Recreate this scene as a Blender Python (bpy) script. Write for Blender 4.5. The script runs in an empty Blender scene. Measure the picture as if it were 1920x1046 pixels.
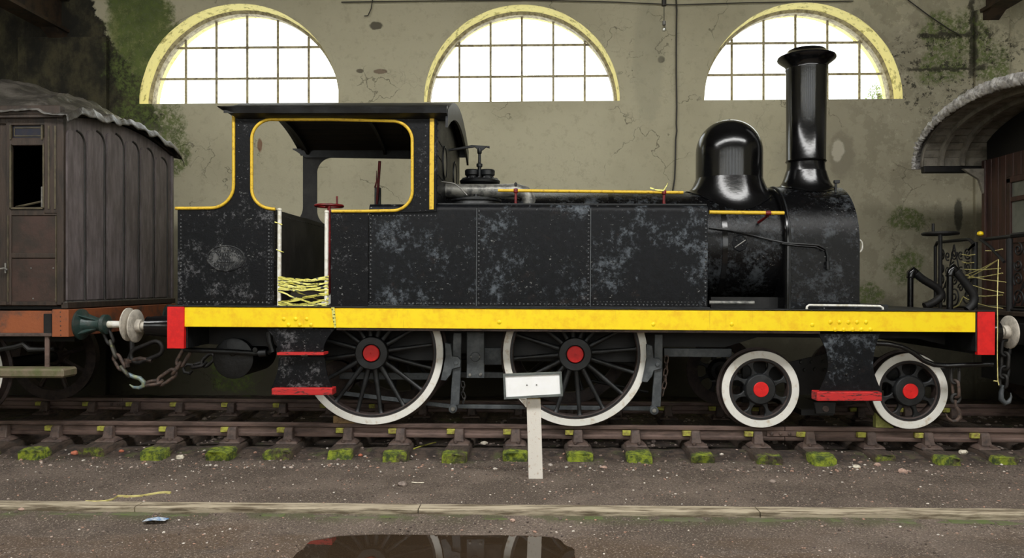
import bpy, bmesh, math, random
from mathutils import Vector, Matrix, noise
random.seed(7)
PI = math.pi
sc = bpy.context.scene
COL = sc.collection

# ------------------------------------------------------------------ camera
F = 1444.0; YH = 533.0; YAW = 0.0277; H = 1.77
cd = bpy.data.cameras.new('camera'); cam = bpy.data.objects.new('camera', cd); COL.objects.link(cam)
cd.sensor_width = 36.0; cd.lens = 36.0 * F / 1920.0
cd.shift_y = (YH - 523.0) / 1920.0
cd.clip_end = 200
cam.location = (0, 0, H); cam.rotation_euler = (PI / 2, 0, YAW)
sc.camera = cam

# ------------------------------------------------------------------ light
w = bpy.data.worlds.new('overcast_sky'); sc.world = w; w.use_nodes = True
bg = w.node_tree.nodes['Background']; bg.inputs[0].default_value = (0.93, 0.97, 1.0, 1); bg.inputs[1].default_value = 3.2
sc.view_settings.view_transform = 'Standard'; sc.view_settings.look = 'None'
sc.view_settings.gamma = 1.0; sc.view_settings.use_curve_mapping = False
sc.view_settings.exposure = 0.0

def area(name, loc, rot, sx, sy, power, col=(1, 1, 1)):
    l = bpy.data.lights.new(name, 'AREA'); l.shape = 'RECTANGLE'; l.size = sx; l.size_y = sy
    l.energy = power; l.color = col
    o = bpy.data.objects.new(name, l); COL.objects.link(o); o.location = loc; o.rotation_euler = rot
    return o
FRONT_OPEN = [-10.0, -7.5, -5.0, -2.5, 0.0, 2.5, 5.0, 7.5, 10.0]; YW = -4.0
for x_ in FRONT_OPEN:                       # daylight through the tall openings of the wall behind the viewer
    area('window_daylight', (x_, YW + 0.07, 4.2), (PI / 2, 0, PI), 1.5, 3.6, 800, (1.0, 0.985, 0.95))
area('overhead_fill', (0, 2.6, 7.9), (0, 0, 0), 18.0, 1.6, 1250, (1.0, 0.985, 0.95))  # added fill lamp, not a known rooflight; brightens ground and locomotive

sc.cycles.max_bounces = 8; sc.cycles.diffuse_bounces = 4; sc.cycles.glossy_bounces = 4
sc.cycles.transparent_max_bounces = 8; sc.cycles.caustics_reflective = False; sc.cycles.caustics_refractive = False
sc.cycles.use_denoising = True; sc.cycles.sample_clamp_indirect = 6.0

# ------------------------------------------------------------------ pixel -> world
def P(px, py, Y):
    x = (px - 960.0) / F; z = (YH - py) / F
    c, s = math.cos(YAW), math.sin(YAW)
    dx = x * c - s; dy = x * s + c
    t = Y / dy
    return Vector((dx * t, Y, H + z * t))
TILT = 0.0055; PIV = Vector((1.2, 0, 0.26))
def L(px, py, Y):                           # the same, in the locomotive's untilted frame
    p = P(px, py, Y) - PIV
    c, s = math.cos(-TILT), math.sin(-TILT)
    return Vector((p.x * c + p.z * s, p.y, -p.x * s + p.z * c)) + PIV
def zr(X): return 0.26 - 0.003 * (X - 1.2)  # rail top
def untilt(X, Y, Z):
    p = Vector((X, Y, Z)) - PIV; c, s = math.cos(-TILT), math.sin(-TILT)
    return Vector((p.x * c + p.z * s, p.y, -p.x * s + p.z * c)) + PIV
def lx(px, Y, py=560): return L(px, py, Y).x
def lz(py, Y, px=1000): return L(px, py, Y).z
def wx(px, Y): return P(px, 533, Y).x
def wz(py, Y, px=1000): return P(px, py, Y).z

# ------------------------------------------------------------------ materials
def lin(c):
    return tuple(((v / 255) / 12.92 if v / 255 <= 0.04045 else ((v / 255 + 0.055) / 1.055) ** 2.4) for v in c) + (1,)
class NT:
    def __init__(s, name):
        s.m = bpy.data.materials.new(name); s.m.use_nodes = True; s.t = s.m.node_tree; s.n = s.t.nodes; s.l = s.t.links
        s.b = s.n['Principled BSDF']; s._pos = None
    def link(s, a, b): s.l.new(a, b)
    def pos(s):
        if s._pos is None: s._pos = s.n.new('ShaderNodeNewGeometry').outputs['Position']
        return s._pos
    def put(s, sock, v):
        if hasattr(v, 'is_output'): s.link(v, sock)
        else: sock.default_value = v
    def noise(s, scale, detail=4, rough=0.6, stretch=None, vec=None, dist=0.0):
        n = s.n.new('ShaderNodeTexNoise'); n.inputs['Scale'].default_value = scale; n.inputs['Detail'].default_value = detail
        n.inputs['Roughness'].default_value = rough; n.inputs['Distortion'].default_value = dist
        v = vec or s.pos()
        if stretch: v = s.vmul(v, stretch)
        s.link(v, n.inputs['Vector']); return n.outputs['Fac']
    def vmul(s, v, k):
        m = s.n.new('ShaderNodeVectorMath'); m.operation = 'MULTIPLY'; s.link(v, m.inputs[0]); m.inputs[1].default_value = k; return m.outputs[0]
    def math(s, op, a, b=0.0, clamp=False):
        m = s.n.new('ShaderNodeMath'); m.operation = op; m.use_clamp = clamp; s.put(m.inputs[0], a); s.put(m.inputs[1], b); return m.outputs[0]
    def ramp(s, v, a, b, lo=0.0, hi=1.0):
        m = s.n.new('ShaderNodeMapRange'); m.interpolation_type = 'SMOOTHSTEP'; s.put(m.inputs[0], v)
        m.inputs[1].default_value = a; m.inputs[2].default_value = b; m.inputs[3].default_value = lo; m.inputs[4].default_value = hi
        return m.outputs[0]
    def mix(s, f, a, b):
        m = s.n.new('ShaderNodeMix'); m.data_type = 'RGBA'; s.put(m.inputs[0], f); s.put(m.inputs[6], a); s.put(m.inputs[7], b); return m.outputs[2]
    def sep(s):
        m = s.n.new('ShaderNodeSeparateXYZ'); s.link(s.pos(), m.inputs[0]); return m.outputs
    def blob(s, x, z, rx, rz, nz, amp=0.9):     # irregular patch on an XZ surface
        v = s.n.new('ShaderNodeVectorMath'); v.operation = 'SUBTRACT'; s.link(s.pos(), v.inputs[0]); v.inputs[1].default_value = (x, 0, z)
        k = s.vmul(v.outputs[0], (1 / rx, 0, 1 / rz))
        ln = s.n.new('ShaderNodeVectorMath'); ln.operation = 'LENGTH'; s.link(k, ln.inputs[0])
        d = s.math('ADD', ln.outputs['Value'], s.math('MULTIPLY', s.math('SUBTRACT', nz, 0.5), amp * 2))
        return s.ramp(d, 1.15, 0.75)
    def bump(s, h, st=0.3, dist=0.02):
        b = s.n.new('ShaderNodeBump'); b.inputs['Strength'].default_value = st; b.inputs['Distance'].default_value = dist
        s.put(b.inputs['Height'], h); s.link(b.outputs[0], s.b.inputs['Normal'])
    def color(s, v): s.put(s.b.inputs['Base Color'], v)
    def rough(s, v): s.put(s.b.inputs['Roughness'], v)
    def metal(s, v): s.put(s.b.inputs['Metallic'], v)

def simple(name, c1, c2=None, scale=6, rough=0.5, metal=0.0, bump=0.0, bscale=40, lo=0.4, hi=0.65, stretch=None, spec=0.5, bd=0.01):
    m = NT(name)
    c1 = lin(c1)
    if c2 is not None:
        f = m.ramp(m.noise(scale, 6, 0.65, stretch), lo, hi); m.color(m.mix(f, c1, lin(c2)))
    else: m.color(c1)
    m.rough(rough); m.metal(metal); m.b.inputs['Specular IOR Level'].default_value = spec
    if bump: m.bump(m.noise(bscale, 5, 0.6, stretch), bump, bd)
    return m.m

def painted_black(name, base, worn, wlo, whi, rough=0.38, flecks=True, scale=2.6, spec=0.17):
    m = NT(name)
    n1 = m.noise(scale, 8, 0.72); n2 = m.noise(scale * 7, 8, 0.8); n3 = m.noise(scale * 0.8, 4, 0.6)
    s = m.math('ADD', m.math('ADD', m.math('MULTIPLY', n1, 0.45), m.math('MULTIPLY', n2, 0.40)), m.math('MULTIPLY', n3, 0.15))
    f = m.ramp(s, wlo, whi)
    c = m.mix(m.math('MULTIPLY', m.ramp(n2, 0.40, 0.62), 0.5), lin(base), lin(tuple(int(v * 1.9) for v in base)))
    c = m.mix(m.math('MULTIPLY', f, 0.9), c, lin(worn))
    br = m.ramp(m.noise(5.0, 6, 0.7, vec=m.vmul(m.pos(), (1, 1, 1.3))), 0.60, 0.74)
    c = m.mix(m.math('MULTIPLY', br, 0.5), c, lin((46, 36, 32)))
    if flecks:
        fl = m.ramp(m.noise(34, 5, 0.8, (0.6, 1, 1)), 0.62, 0.67)
        fl = m.math('MULTIPLY', fl, m.ramp(m.noise(2.2, 4, 0.6), 0.46, 0.58))
        c = m.mix(m.math('MULTIPLY', fl, 0.85), c, lin((150, 150, 148)))
    m.color(c); m.b.inputs['Specular IOR Level'].default_value = spec
    m.rough(m.ramp(s, wlo - 0.08, whi + 0.08, rough, rough + 0.28))
    m.bump(m.math('ADD', m.noise(9, 6, 0.65), m.math('MULTIPLY', n2, 0.8)), 0.5, 0.008)
    return m.m

M = {}
M['oval'] = painted_black('worn_oval_casting', (16, 17, 19), (96, 96, 95), 0.49, 0.57, 0.35, scale=11, spec=0.35)
M['tank'] = painted_black('worn_black_plate', (12, 13, 15), (92, 98, 104), 0.51, 0.61, 0.36)
M['bunker'] = painted_black('flaking_black_plate', (10, 11, 13), (96, 96, 98), 0.53, 0.61, 0.4, scale=3.6)
M['gloss'] = simple('glossy_black_paint', (8, 8, 9), (16, 16, 17), 3, 0.17, 0, 0.10, 22, spec=0.6)
M['smokebox'] = painted_black('scuffed_black_smokebox', (9, 9, 10), (70, 74, 78), 0.51, 0.60, 0.20, scale=3.2, spec=0.28)
M['black'] = simple('black_paint', (12, 13, 14), (34, 36, 38), 7, 0.45, 0, 0.25, 30)
M['frame'] = simple('dull_black_frame', (12, 12, 12), (28, 26, 25), 5, 0.6, 0, 0.2, 25)
M['grey'] = simple('blue_grey_painted_iron', (58, 62, 65), (84, 88, 90), 9, 0.5, 0, 0.4, 45, bd=0.006)
M['rivet'] = simple('worn_black_rivets', (26, 28, 30), (110, 112, 114), 60, 0.35, 0, 0, 30, 0.5, 0.62, spec=0.6)
M['dark_interior'] = simple('dark_cab_paint', (30, 28, 26), (50, 47, 43), 4, 0.6, 0, 0.2, 20)
M['roof_under'] = simple('dark_brown_boards', (58, 50, 40), (42, 37, 31), 3, 0.7, 0, 0.2, 30, stretch=(0.4, 4, 1))
def yellow_band():
    m = NT('yellow_band_paint')
    f = m.ramp(m.noise(7, 8, 0.7), 0.42, 0.72)
    c = m.mix(m.math('MULTIPLY', f, 0.75), lin((255, 222, 10)), lin((238, 176, 10)))
    g = m.ramp(m.noise(60, 4, 0.7), 0.66, 0.72)
    c = m.mix(m.math('MULTIPLY', g, 0.6), c, lin((176, 120, 24)))
    st = m.ramp(m.noise(12, 3, 0.6, (3, 1, 0.15)), 0.66, 0.72)
    c = m.mix(m.math('MULTIPLY', st, 0.35), c, lin((190, 140, 30)))
    m.color(c); m.rough(0.45); m.bump(m.noise(80, 3), 0.15, 0.003); return m.m
M['yellow'] = yellow_band()
M['bead'] = simple('yellow_beading', (222, 184, 48), (176, 132, 26), 26, 0.45, 0, 0.3, 90, 0.5, 0.7, bd=0.004)
M['red'] = simple('red_paint', (226, 30, 28), (206, 22, 22), 14, 0.42, 0, 0.2, 60, bd=0.004)
def red_worn():
    m = NT('flaking_red_step')
    f = m.ramp(m.noise(22, 6, 0.75, (0.5, 1, 2.4)), 0.52, 0.60)
    m.color(m.mix(f, lin((196, 40, 40)), lin((70, 30, 28)))); m.rough(0.5); m.bump(f, 0.5, 0.004); return m.m
M['red_worn'] = red_worn()
M['darkred'] = simple('dark_red_paint', (116, 20, 22), (80, 16, 16), 20, 0.4)
M['white'] = simple('chalky_white_paint', (232, 230, 222), (198, 182, 158), 12, 0.55, 0, 0.2, 60, 0.52, 0.75, bd=0.004)
M['white_post'] = simple('white_painted_rail', (236, 234, 226), (206, 200, 180), 18, 0.5)
M['rust'] = simple('rusty_tyre_steel', (70, 58, 54), (48, 40, 38), 14, 0.6, 0.2, 0.3, 50)
M['rail'] = simple('rusty_rail', (112, 92, 84), (76, 62, 56), 5, 0.6, 0.1, 0.4, 45, stretch=(0.5, 2, 2), bd=0.006)
M['chair'] = simple('rusty_cast_chair', (92, 76, 68), (62, 50, 46), 12, 0.65, 0.0, 0.5, 50)
M['chain'] = simple('rusty_chain', (96, 78, 68), (60, 52, 48), 24, 0.6, 0.2, 0.4, 80)
M['chain_dark'] = simple('dark_chain', (50, 48, 46), (32, 30, 29), 24, 0.55, 0.2, 0.4, 80)
M['chain_green'] = simple('green_flecked_chain', (78, 76, 68), (150, 158, 74), 22, 0.5, 0.1, 0.4, 80, 0.56, 0.7)
M['hook_blue'] = simple('blue_grey_hook', (112, 130, 140), (140, 146, 110), 20, 0.4, 0.2, 0.3, 60)
M['key'] = simple('mossy_wood_key', (176, 176, 72), (128, 112, 64), 18, 0.8, 0, 0.4, 60)
M['wood_pale'] = simple('pale_chock_wood', (150, 122, 84), (112, 88, 58), 12, 0.75, 0, 0.3, 40)
M['wood_moss'] = simple('mossy_chock_wood', (150, 150, 84), (118, 120, 60), 12, 0.85, 0, 0.3, 40)
def sleeper_mat():
    m = NT('mossy_sleeper_timber')
    y = m.sep()[1]
    n = m.noise(5, 6, 0.7)
    mask = m.math('ADD', m.math('ADD', m.ramp(y, 8.16, 7.84, -0.25, 0.34), n), m.math('MULTIPLY', m.math('SUBTRACT', m.n.new('ShaderNodeObjectInfo').outputs['Random'], 0.6), 0.28))
    f = m.ramp(mask, 0.60, 0.78)
    wood = m.mix(m.ramp(m.noise(10, 6, 0.7, (4, 0.6, 2)), 0.4, 0.65), lin((82, 68, 58)), lin((52, 44, 38)))
    moss = m.mix(m.ramp(m.noise(14, 5, 0.7), 0.38, 0.64), lin((62, 76, 38)), lin((150, 164, 46)))
    m.color(m.mix(f, wood, moss)); m.rough(0.92); m.bump(m.noise(34, 6, 0.75, (2, 0.7, 1)), 0.7, 0.02); return m.m
M['sleeper'] = sleeper_mat()
def ground_mat():
    m = NT('gravelly_earth'); x, y, z = m.sep()
    f = m.ramp(m.noise(1.3, 6, 0.6), 0.38, 0.66)
    c = m.mix(f, lin((90, 78, 68)), lin((118, 104, 93)))
    # brown mud by the puddle and here and there in front of the edging
    mud = m.math('MULTIPLY', m.ramp(y, 5.95, 5.75), m.ramp(m.math('ADD', m.noise(1.1, 5, 0.6, (0.6, 1.6, 1)), m.ramp(y, 5.9, 5.1, -0.1, 0.12)), 0.42, 0.60))
    c = m.mix(m.math('MULTIPLY', mud, 0.8), c, lin((84, 68, 54)))
    g = m.noise(70, 3, 0.7)
    c = m.mix(m.ramp(g, 0.55, 0.67), c, lin((166, 152, 138)))
    c = m.mix(m.ramp(g, 0.44, 0.32), c, lin((62, 54, 50)))
    # dark, mossy bed about the rails
    bed = m.math('MULTIPLY', m.ramp(m.math('ADD', y, m.math('MULTIPLY', m.noise(2.5, 5), 0.5)), 7.95, 8.25), 1.0)
    bc = m.mix(m.ramp(m.noise(9, 5, 0.7), 0.4, 0.62), lin((52, 43, 38)), lin((86, 72, 62)))
    bc = m.mix(m.math('MULTIPLY', m.ramp(m.noise(3.4, 5, 0.7), 0.54, 0.66), 0.6), bc, lin((88, 96, 52)))
    c = m.mix(bed, c, bc)
    ms = m.math('MULTIPLY', m.ramp(y, 5.80, 5.93), m.ramp(y, 6.04, 5.99))
    ms = m.math('MULTIPLY', ms, m.ramp(m.noise(4, 5, 0.7), 0.42, 0.56))
    c = m.mix(m.math('MULTIPLY', ms, 0.75), c, lin((84, 86, 56)))
    m.color(c)
    m.rough(m.math('SUBTRACT', 0.92, m.math('MULTIPLY', mud, 0.35)))
    h = m.math('ADD', m.noise(55, 5, 0.8), m.math('MULTIPLY', m.noise(12, 4), 0.8))
    h = m.math('MULTIPLY', h, m.math('SUBTRACT', 1.0, m.math('MULTIPLY', mud, 0.6)))
    m.bump(h, 0.8, 0.02); return m.m
M['ground'] = ground_mat()
def gravel_mat():
    m = NT('mixed_pebbles')
    g = m.n.new('ShaderNodeNewGeometry').outputs['Random Per Island']
    r = m.n.new('ShaderNodeValToRGB'); m.link(g, r.inputs[0])
    e = r.color_ramp.elements; e[0].position = 0; e[0].color = lin((74, 64, 58)); e[1].position = 1; e[1].color = lin((214, 204, 192))
    for p_, c_ in ((0.45, (98, 86, 78)), (0.78, (128, 114, 104)), (0.9, (170, 132, 112)), (0.95, (190, 182, 172))):
        k = r.color_ramp.elements.new(p_); k.color = lin(c_)
    m.color(r.outputs[0]); m.rough(0.9); return m.m
M['gravel'] = gravel_mat()
M['stone_pink'] = simple('pinkish_stone', (188, 158, 142), (160, 132, 118), 30, 0.85, 0, 0.4, 60)
M['stone_pale'] = simple('pale_stone', (214, 206, 188), (180, 168, 150), 30, 0.85, 0, 0.4, 60)
M['stone_grey'] = simple('grey_stone', (146, 132, 122), (110, 98, 90), 30, 0.85, 0, 0.4, 60)
M['stone_orange'] = simple('orange_brick_chip', (190, 112, 84), (160, 92, 70), 30, 0.85, 0, 0.4, 60)
M['edging'] = simple('weathered_edging_timber', (168, 156, 134), (96, 84, 66), 7, 0.85, 0, 0.5, 34, 0.42, 0.62, stretch=(0.35, 3, 3))
M['moss_stone'] = simple('mossy_kerb_stone', (92, 90, 70), (84, 96, 50), 8, 0.9, 0, 0.5, 40)
def water():
    m = NT('muddy_puddle_water'); m.color(lin((54, 43, 32))); m.rough(0.015); m.b.inputs['IOR'].default_value = 1.45
    m.b.inputs['Specular IOR Level'].default_value = 1.0; m.bump(m.noise(6, 2), 0.02, 0.01); return m.m
M['water'] = water()

def wall_mat(name='mouldy_plaster'):
    m = NT(name); x, y, z = m.sep()
    nz = m.noise(1.1, 8, 0.62); nf = m.noise(7, 8, 0.72); nb = m.noise(2.6, 8, 0.7)
    c = m.mix(m.ramp(m.noise(0.55, 5, 0.55), 0.36, 0.66), lin((199, 192, 163)), lin((184, 177, 149)))
    c = m.mix(m.math('MULTIPLY', m.ramp(nf, 0.50, 0.66), 0.35), c, lin((156, 147, 122)))
    # darker olive tone towards the floor
    d = m.ramp(m.math('ADD', z, m.math('MULTIPLY', nz, 1.4)), 2.4, 1.2)
    c = m.mix(m.math('MULTIPLY', d, 0.55), c, lin((92, 90, 68)))
    # grey repair tone on the right
    rg = m.blob(wx(1690, 12), 3.4, 1.9, 2.6, nz, 0.6)
    c = m.mix(m.math('MULTIPLY', rg, 0.7), c, lin((152, 145, 124)))
    mo = m.math('MULTIPLY', m.ramp(x, wx(1540, 12), wx(1640, 12)), m.ramp(m.noise(2.4, 8, 0.75), 0.50, 0.54))
    c = m.mix(m.math('MULTIPLY', mo, 0.32), c, lin((118, 112, 92)))
    mp = m.math('MULTIPLY', m.ramp(x, wx(1560, 12), wx(1700, 12)), m.ramp(m.noise(4.5, 8, 0.8, vec=m.vmul(m.pos(), (1, 3, 1))), 0.56, 0.60))
    c = m.mix(m.math('MULTIPLY', mp, 0.35), c, lin((206, 198, 172)))
    # dark bare render on the left, edge broken and leaning
    edge = m.math('ADD', x, m.math('MULTIPLY', z, 0.6))
    edge = m.math('ADD', edge, m.math('MULTIPLY', m.math('SUBTRACT', nb, 0.5), 1.0))
    dk = m.ramp(edge, wx(240, 12) + 5.29 * 0.6 + 0.04, wx(240, 12) + 5.29 * 0.6 - 0.04)
    dk = m.math('MULTIPLY', dk, m.ramp(m.math('ADD', z, m.math('MULTIPLY', nb, 0.5)), 4.2, 4.7))
    low = m.ramp(m.math('ADD', x, m.math('MULTIPLY', m.math('SUBTRACT', nb, 0.5), 0.8)), wx(268, 12), wx(225, 12))
    low = m.math('MULTIPLY', low, m.ramp(z, 4.6, 4.3))
    dk = m.math('MAXIMUM', dk, low)
    dc = m.mix(m.ramp(m.noise(2.6, 8, 0.75, (1.2, 1, 0.8)), 0.38, 0.66), lin((40, 38, 28)), lin((78, 73, 52)))
    dc = m.mix(m.math('MULTIPLY', m.ramp(m.noise(1.6, 6, 0.65, (1.3, 1, 0.7)), 0.48, 0.62), 0.8), dc, lin((28, 26, 22)))
    # moss and algae
    green = m.mix(m.ramp(nf, 0.38, 0.62), lin((72, 84, 44)), lin((104, 118, 60)))
    patches = [(268, 40, 70, 110), (250, 120, 45, 60), (300, 262, 55, 75), (330, 290, 25, 45), (258, 245, 55, 60), (1758, 60, 34, 40), (1770, 120, 55, 32),
               (1850, 118, 40, 40), (1700, 410, 42, 22), (1695, 500, 36, 36), (1626, 556, 26, 22), (430, 700, 50, 34), (1815, 60, 30, 45)]
    gm = None
    for (a, b, ra, rb) in patches:
        q = P(a, b, 12.0); k = m.blob(q.x, q.z, ra * 12 / F, rb * 12 / F, nb, 1.15)
        gm = k if gm is None else m.math('MAXIMUM', gm, k)
    gm = m.math('MULTIPLY', gm, m.ramp(m.noise(14, 8, 0.8), 0.42, 0.54, 0.12, 1.0))
    c = m.mix(dk, c, dc)
    lg = m.blob(wx(262, 12), P(0, 70, 12).z, .62, 1.1, nb, 0.7)
    c = m.mix(m.math('MULTIPLY', m.math('MULTIPLY', lg, 0.85), m.math('SUBTRACT', 1.0, dk)), c, m.mix(m.ramp(nb, .4, .62), lin((70, 92, 34)), lin((118, 128, 62))))
    soot_shade = m.math('MULTIPLY', m.ramp(m.math('ADD', z, m.math('MULTIPLY', m.math('SUBTRACT', nz, .5), 2.2)), 1.75, 0.9), 0.75)  # soot on the lower wall, with the underframe's shade painted in
    c = m.mix(soot_shade, c, lin((52, 48, 38)))
    c = m.mix(m.math('MULTIPLY', gm, 0.9), c, green)
    # black mould spots, upper right
    mk = m.blob(wx(1790, 12), 5.05, 1.15, 0.8, nz, 0.5)
    sp = m.math('MULTIPLY', mk, m.ramp(m.noise(6.5, 6, 0.8), 0.53, 0.58))
    c = m.mix(m.math('MULTIPLY', sp, 0.85), c, lin((42, 40, 30)))
    def line(u, v, u0, wdt, v0, v1, amp):   # mouldy crack following u = u0
        d = m.math('ABSOLUTE', m.math('ADD', m.math('SUBTRACT', u, u0), m.math('MULTIPLY', m.math('SUBTRACT', nf, .5), amp)))
        return m.math('MULTIPLY', m.ramp(d, wdt, wdt * .3), m.math('MULTIPLY', m.ramp(v, v0, v0 + .1), m.ramp(v, v1, v1 - .1)))
    ln = m.math('MAXIMUM', line(z, x, P(0, 82, 12).z, .05, wx(1715, 12), wx(1840, 12), .30), line(z, x, P(0, 143, 12).z, .045, wx(1694, 12), wx(1850, 12), .25))
    ln = m.math('MAXIMUM', ln, line(x, z, wx(1822, 12), .06, 4.9, 6.2, .25))
    c = m.mix(m.math('MULTIPLY', ln, 0.85), c, lin((46, 43, 32)))
    # lost plaster by the chimney, brown scab inside the cab view
    for (a, b, ra, rb, col) in ((1578, 290, 24, 46, (140, 133, 113)), (1571, 282, 12, 20, (204, 197, 176)), (487, 272, 5, 14, (128, 84, 62)), (705, 48, 12, 8, (56, 50, 42)), (1797, 400, 8, 30, (60, 60, 50)),
                                (675, 133, 7, 4, (84, 74, 60)), (714, 134, 13, 5, (118, 96, 80)), (1240, 112, 7, 7, (70, 66, 56)), (1215, 112, 30, 120, (160,156,134))):
        q = P(a, b, 12.0); k = m.blob(q.x, q.z, ra * 12 / F, rb * 12 / F, nf, 0.7)
        c = m.mix(m.math('MULTIPLY', k, 0.4 if ra == 30 else 0.8), c, lin(col))
    # cracks
    def cracks(sc_, wdt, m1):
        v = m.n.new('ShaderNodeTexVoronoi'); v.feature = 'DISTANCE_TO_EDGE'; v.inputs['Scale'].default_value = sc_
        wv = m.n.new('ShaderNodeVectorMath'); wv.operation = 'ADD'; m.link(m.pos(), wv.inputs[0])
        nn = m.n.new('ShaderNodeTexNoise'); nn.inputs['Scale'].default_value = 2.2; nn.inputs['Detail'].default_value = 7; m.link(m.pos(), nn.inputs['Vector'])
        sb = m.n.new('ShaderNodeVectorMath'); sb.operation = 'SCALE'; m.link(nn.outputs['Color'], sb.inputs[0]); sb.inputs['Scale'].default_value = 0.9
        m.link(sb.outputs[0], wv.inputs[1]); m.link(wv.outputs[0], v.inputs['Vector'])
        return m.math('MULTIPLY', m.ramp(v.outputs['Distance'], wdt, 0.0), m1)
    ck = cracks(0.8, 0.007, m.ramp(nz, 0.50, 0.60))
    ck2 = cracks(2.6, 0.018, m.ramp(m.noise(0.9, 3, 0.5, vec=m.vmul(m.pos(), (1.1, 1, 1.3))), 0.54, 0.64))
    ck = m.math('MAXIMUM', ck, m.math('MULTIPLY', ck2, 0.3))
    ck = m.math('MULTIPLY', ck, 0.8)
    c = m.mix(m.math('MULTIPLY', ck, 0.75), c, lin((66, 60, 48)))
    m.color(c); m.rough(0.93)
    h = m.math('ADD', m.math('MULTIPLY', nf, 0.5), m.math('MULTIPLY', nz, 1.2))
    h = m.math('SUBTRACT', h, m.math('MULTIPLY', dk, 0.7)); h = m.math('SUBTRACT', h, m.math('MULTIPLY', ck, 0.5))
    m.bump(h, 0.45, 0.035); return m.m
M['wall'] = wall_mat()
M['plain_wall'] = simple('plain_old_plaster', (150, 145, 124), (128, 124, 104), 1.5, 0.9)
M['ceiling'] = simple('dark_roof_boarding', (88, 82, 70), (60, 55, 48), 1.5, 0.9)
M['reveal'] = simple('flaking_cream_reveal', (246, 234, 158), (170, 158, 88), 9, 0.8, 0, 0.5, 30, 0.52, 0.66)
M['win_iron'] = simple('window_iron', (176, 166, 138), (120, 110, 88), 14, 0.7)
def glass_mat(name, col, gloss=0.10):
    m = NT(name); m.n.remove(m.b)
    o = m.n['Material Output']; t = m.n.new('ShaderNodeBsdfTransparent'); g = m.n.new('ShaderNodeBsdfGlossy'); x = m.n.new('ShaderNodeMixShader')
    t.inputs[0].default_value = col; g.inputs['Roughness'].default_value = 0.05; x.inputs[0].default_value = gloss
    m.link(t.outputs[0], x.inputs[1]); m.link(g.outputs[0], x.inputs[2]); m.link(x.outputs[0], o.inputs['Surface']); return m.m
M['pane'] = glass_mat('window_glass', (0.97, 0.97, 0.95, 1), 0.05)
M['dark_glass'] = glass_mat('carriage_glass', (0.6, 0.62, 0.62, 1), 0.15)
M['bulb_glass'] = glass_mat('bulb_glass', (0.9, 0.9, 0.9, 1), 0.2)
M['beam'] = simple('rusty_roof_steel', (72, 56, 42), (44, 36, 30), 6, 0.75, 0, 0.4, 30)
M['cable'] = simple('black_cable', (46, 42, 36))
def teak():
    m = NT('grey_weathered_teak')
    f = m.ramp(m.noise(4, 7, 0.65, (1, 3.0, 0.6)), 0.36, 0.66)
    c = m.mix(f, lin((92, 84, 84)), lin((124, 115, 116)))
    z = m.sep()[2]
    c = m.mix(m.math('MULTIPLY', m.ramp(m.noise(9, 5, 0.7, (1, 2, 0.5)), 0.55, 0.7), 0.6), c, lin((132, 128, 128)))
    m.color(c); m.rough(0.5); m.bump(m.noise(30, 5, 0.7, (1, 3, 0.4)), 0.25, 0.006); return m.m
M['teak'] = teak()
M['brown_wood'] = simple('dark_varnished_wood', (62, 50, 42), (42, 35, 30), 5, 0.5, 0, 0.3, 30, stretch=(3, 3, 0.5))
M['panel_wood'] = simple('reddish_brown_panel', (66, 48, 42), (46, 38, 32), 4, 0.45, 0, 0.2, 30)
M['mould_wood'] = simple('olive_wood_moulding', (88, 80, 60), (56, 50, 38), 8, 0.55, 0, 0.3, 40)
M['blue_panel'] = simple('blue_figured_glass', (34, 38, 52), (48, 44, 50), 18, 0.3)
M['mahogany'] = simple('red_brown_boards', (72, 44, 37), (50, 32, 28), 5, 0.45, 0, 0.3, 30, stretch=(3, 3, 0.4))
M['orange_beam'] = simple('orange_brown_sole_bar', (150, 84, 50), (92, 66, 54), 3.5, 0.5, 0, 0.3, 30, 0.45, 0.65)
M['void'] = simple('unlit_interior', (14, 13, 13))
M['step_wood'] = simple('mossy_step_board', (120, 108, 88), (92, 96, 60), 7, 0.6, 0, 0.3, 40)
M['green_buffer'] = simple('dark_green_casting', (34, 56, 52), (58, 66, 62), 14, 0.35, 0, 0.3, 50)
M['buffer_face'] = simple('chalky_buffer_head', (206, 198, 184), (168, 160, 148), 14, 0.6, 0, 0.3, 50)
def tarp():
    m = NT('grey_plastic_sheet')
    m.color(m.mix(m.ramp(m.noise(4, 6), 0.4, 0.62), lin((62, 59, 54)), lin((96, 91, 84))))
    m.rough(0.3); m.b.inputs['Specular IOR Level'].default_value = 0.8
    m.bump(m.noise(9, 6, 0.65, dist=1.2), 0.6, 0.03); return m.m
M['tarp'] = tarp()
M['fabric_trim'] = simple('crumpled_silver_sheet', (214, 210, 206), (150, 146, 142), 12, 0.32, 0.2, 0.9, 22, stretch=(1, 1, 1), bd=0.02)
M['canopy_under'] = simple('grey_white_canopy_boards', (146, 140, 128), (112, 106, 96), 6, 0.7, 0, 0.3, 30)
def tape_mat(name='yellow_black_tape', a=(222, 216, 110), b=(52, 56, 40)):
    m = NT(name)
    m.color(m.mix(m.ramp(m.noise(26, 3, 0.6, (0.7, 0, 2.2)), 0.55, 0.60), lin(a), lin(b))); m.rough(0.4); return m.m
M['tape'] = tape_mat()
M['string'] = simple('yellow_string', (206, 196, 130), (170, 156, 90), 20, 0.6)
M['sign_white'] = simple('white_sign_face', (252, 252, 252), (248, 248, 246), 8, 0.4)
M['sign_frame'] = simple('grey_sign_frame', (104, 110, 106), (86, 90, 88), 18, 0.5)
M['post_white'] = simple('speckled_white_post', (224, 218, 208), (196, 176, 156), 38, 0.7, 0, 0.4, 90, 0.58, 0.70, bd=0.004)
M['white_pipe'] = simple('pale_lagged_pipe', (150, 148, 140), (84, 84, 82), 9, 0.28, 0.3, 0.5, 30)
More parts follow.
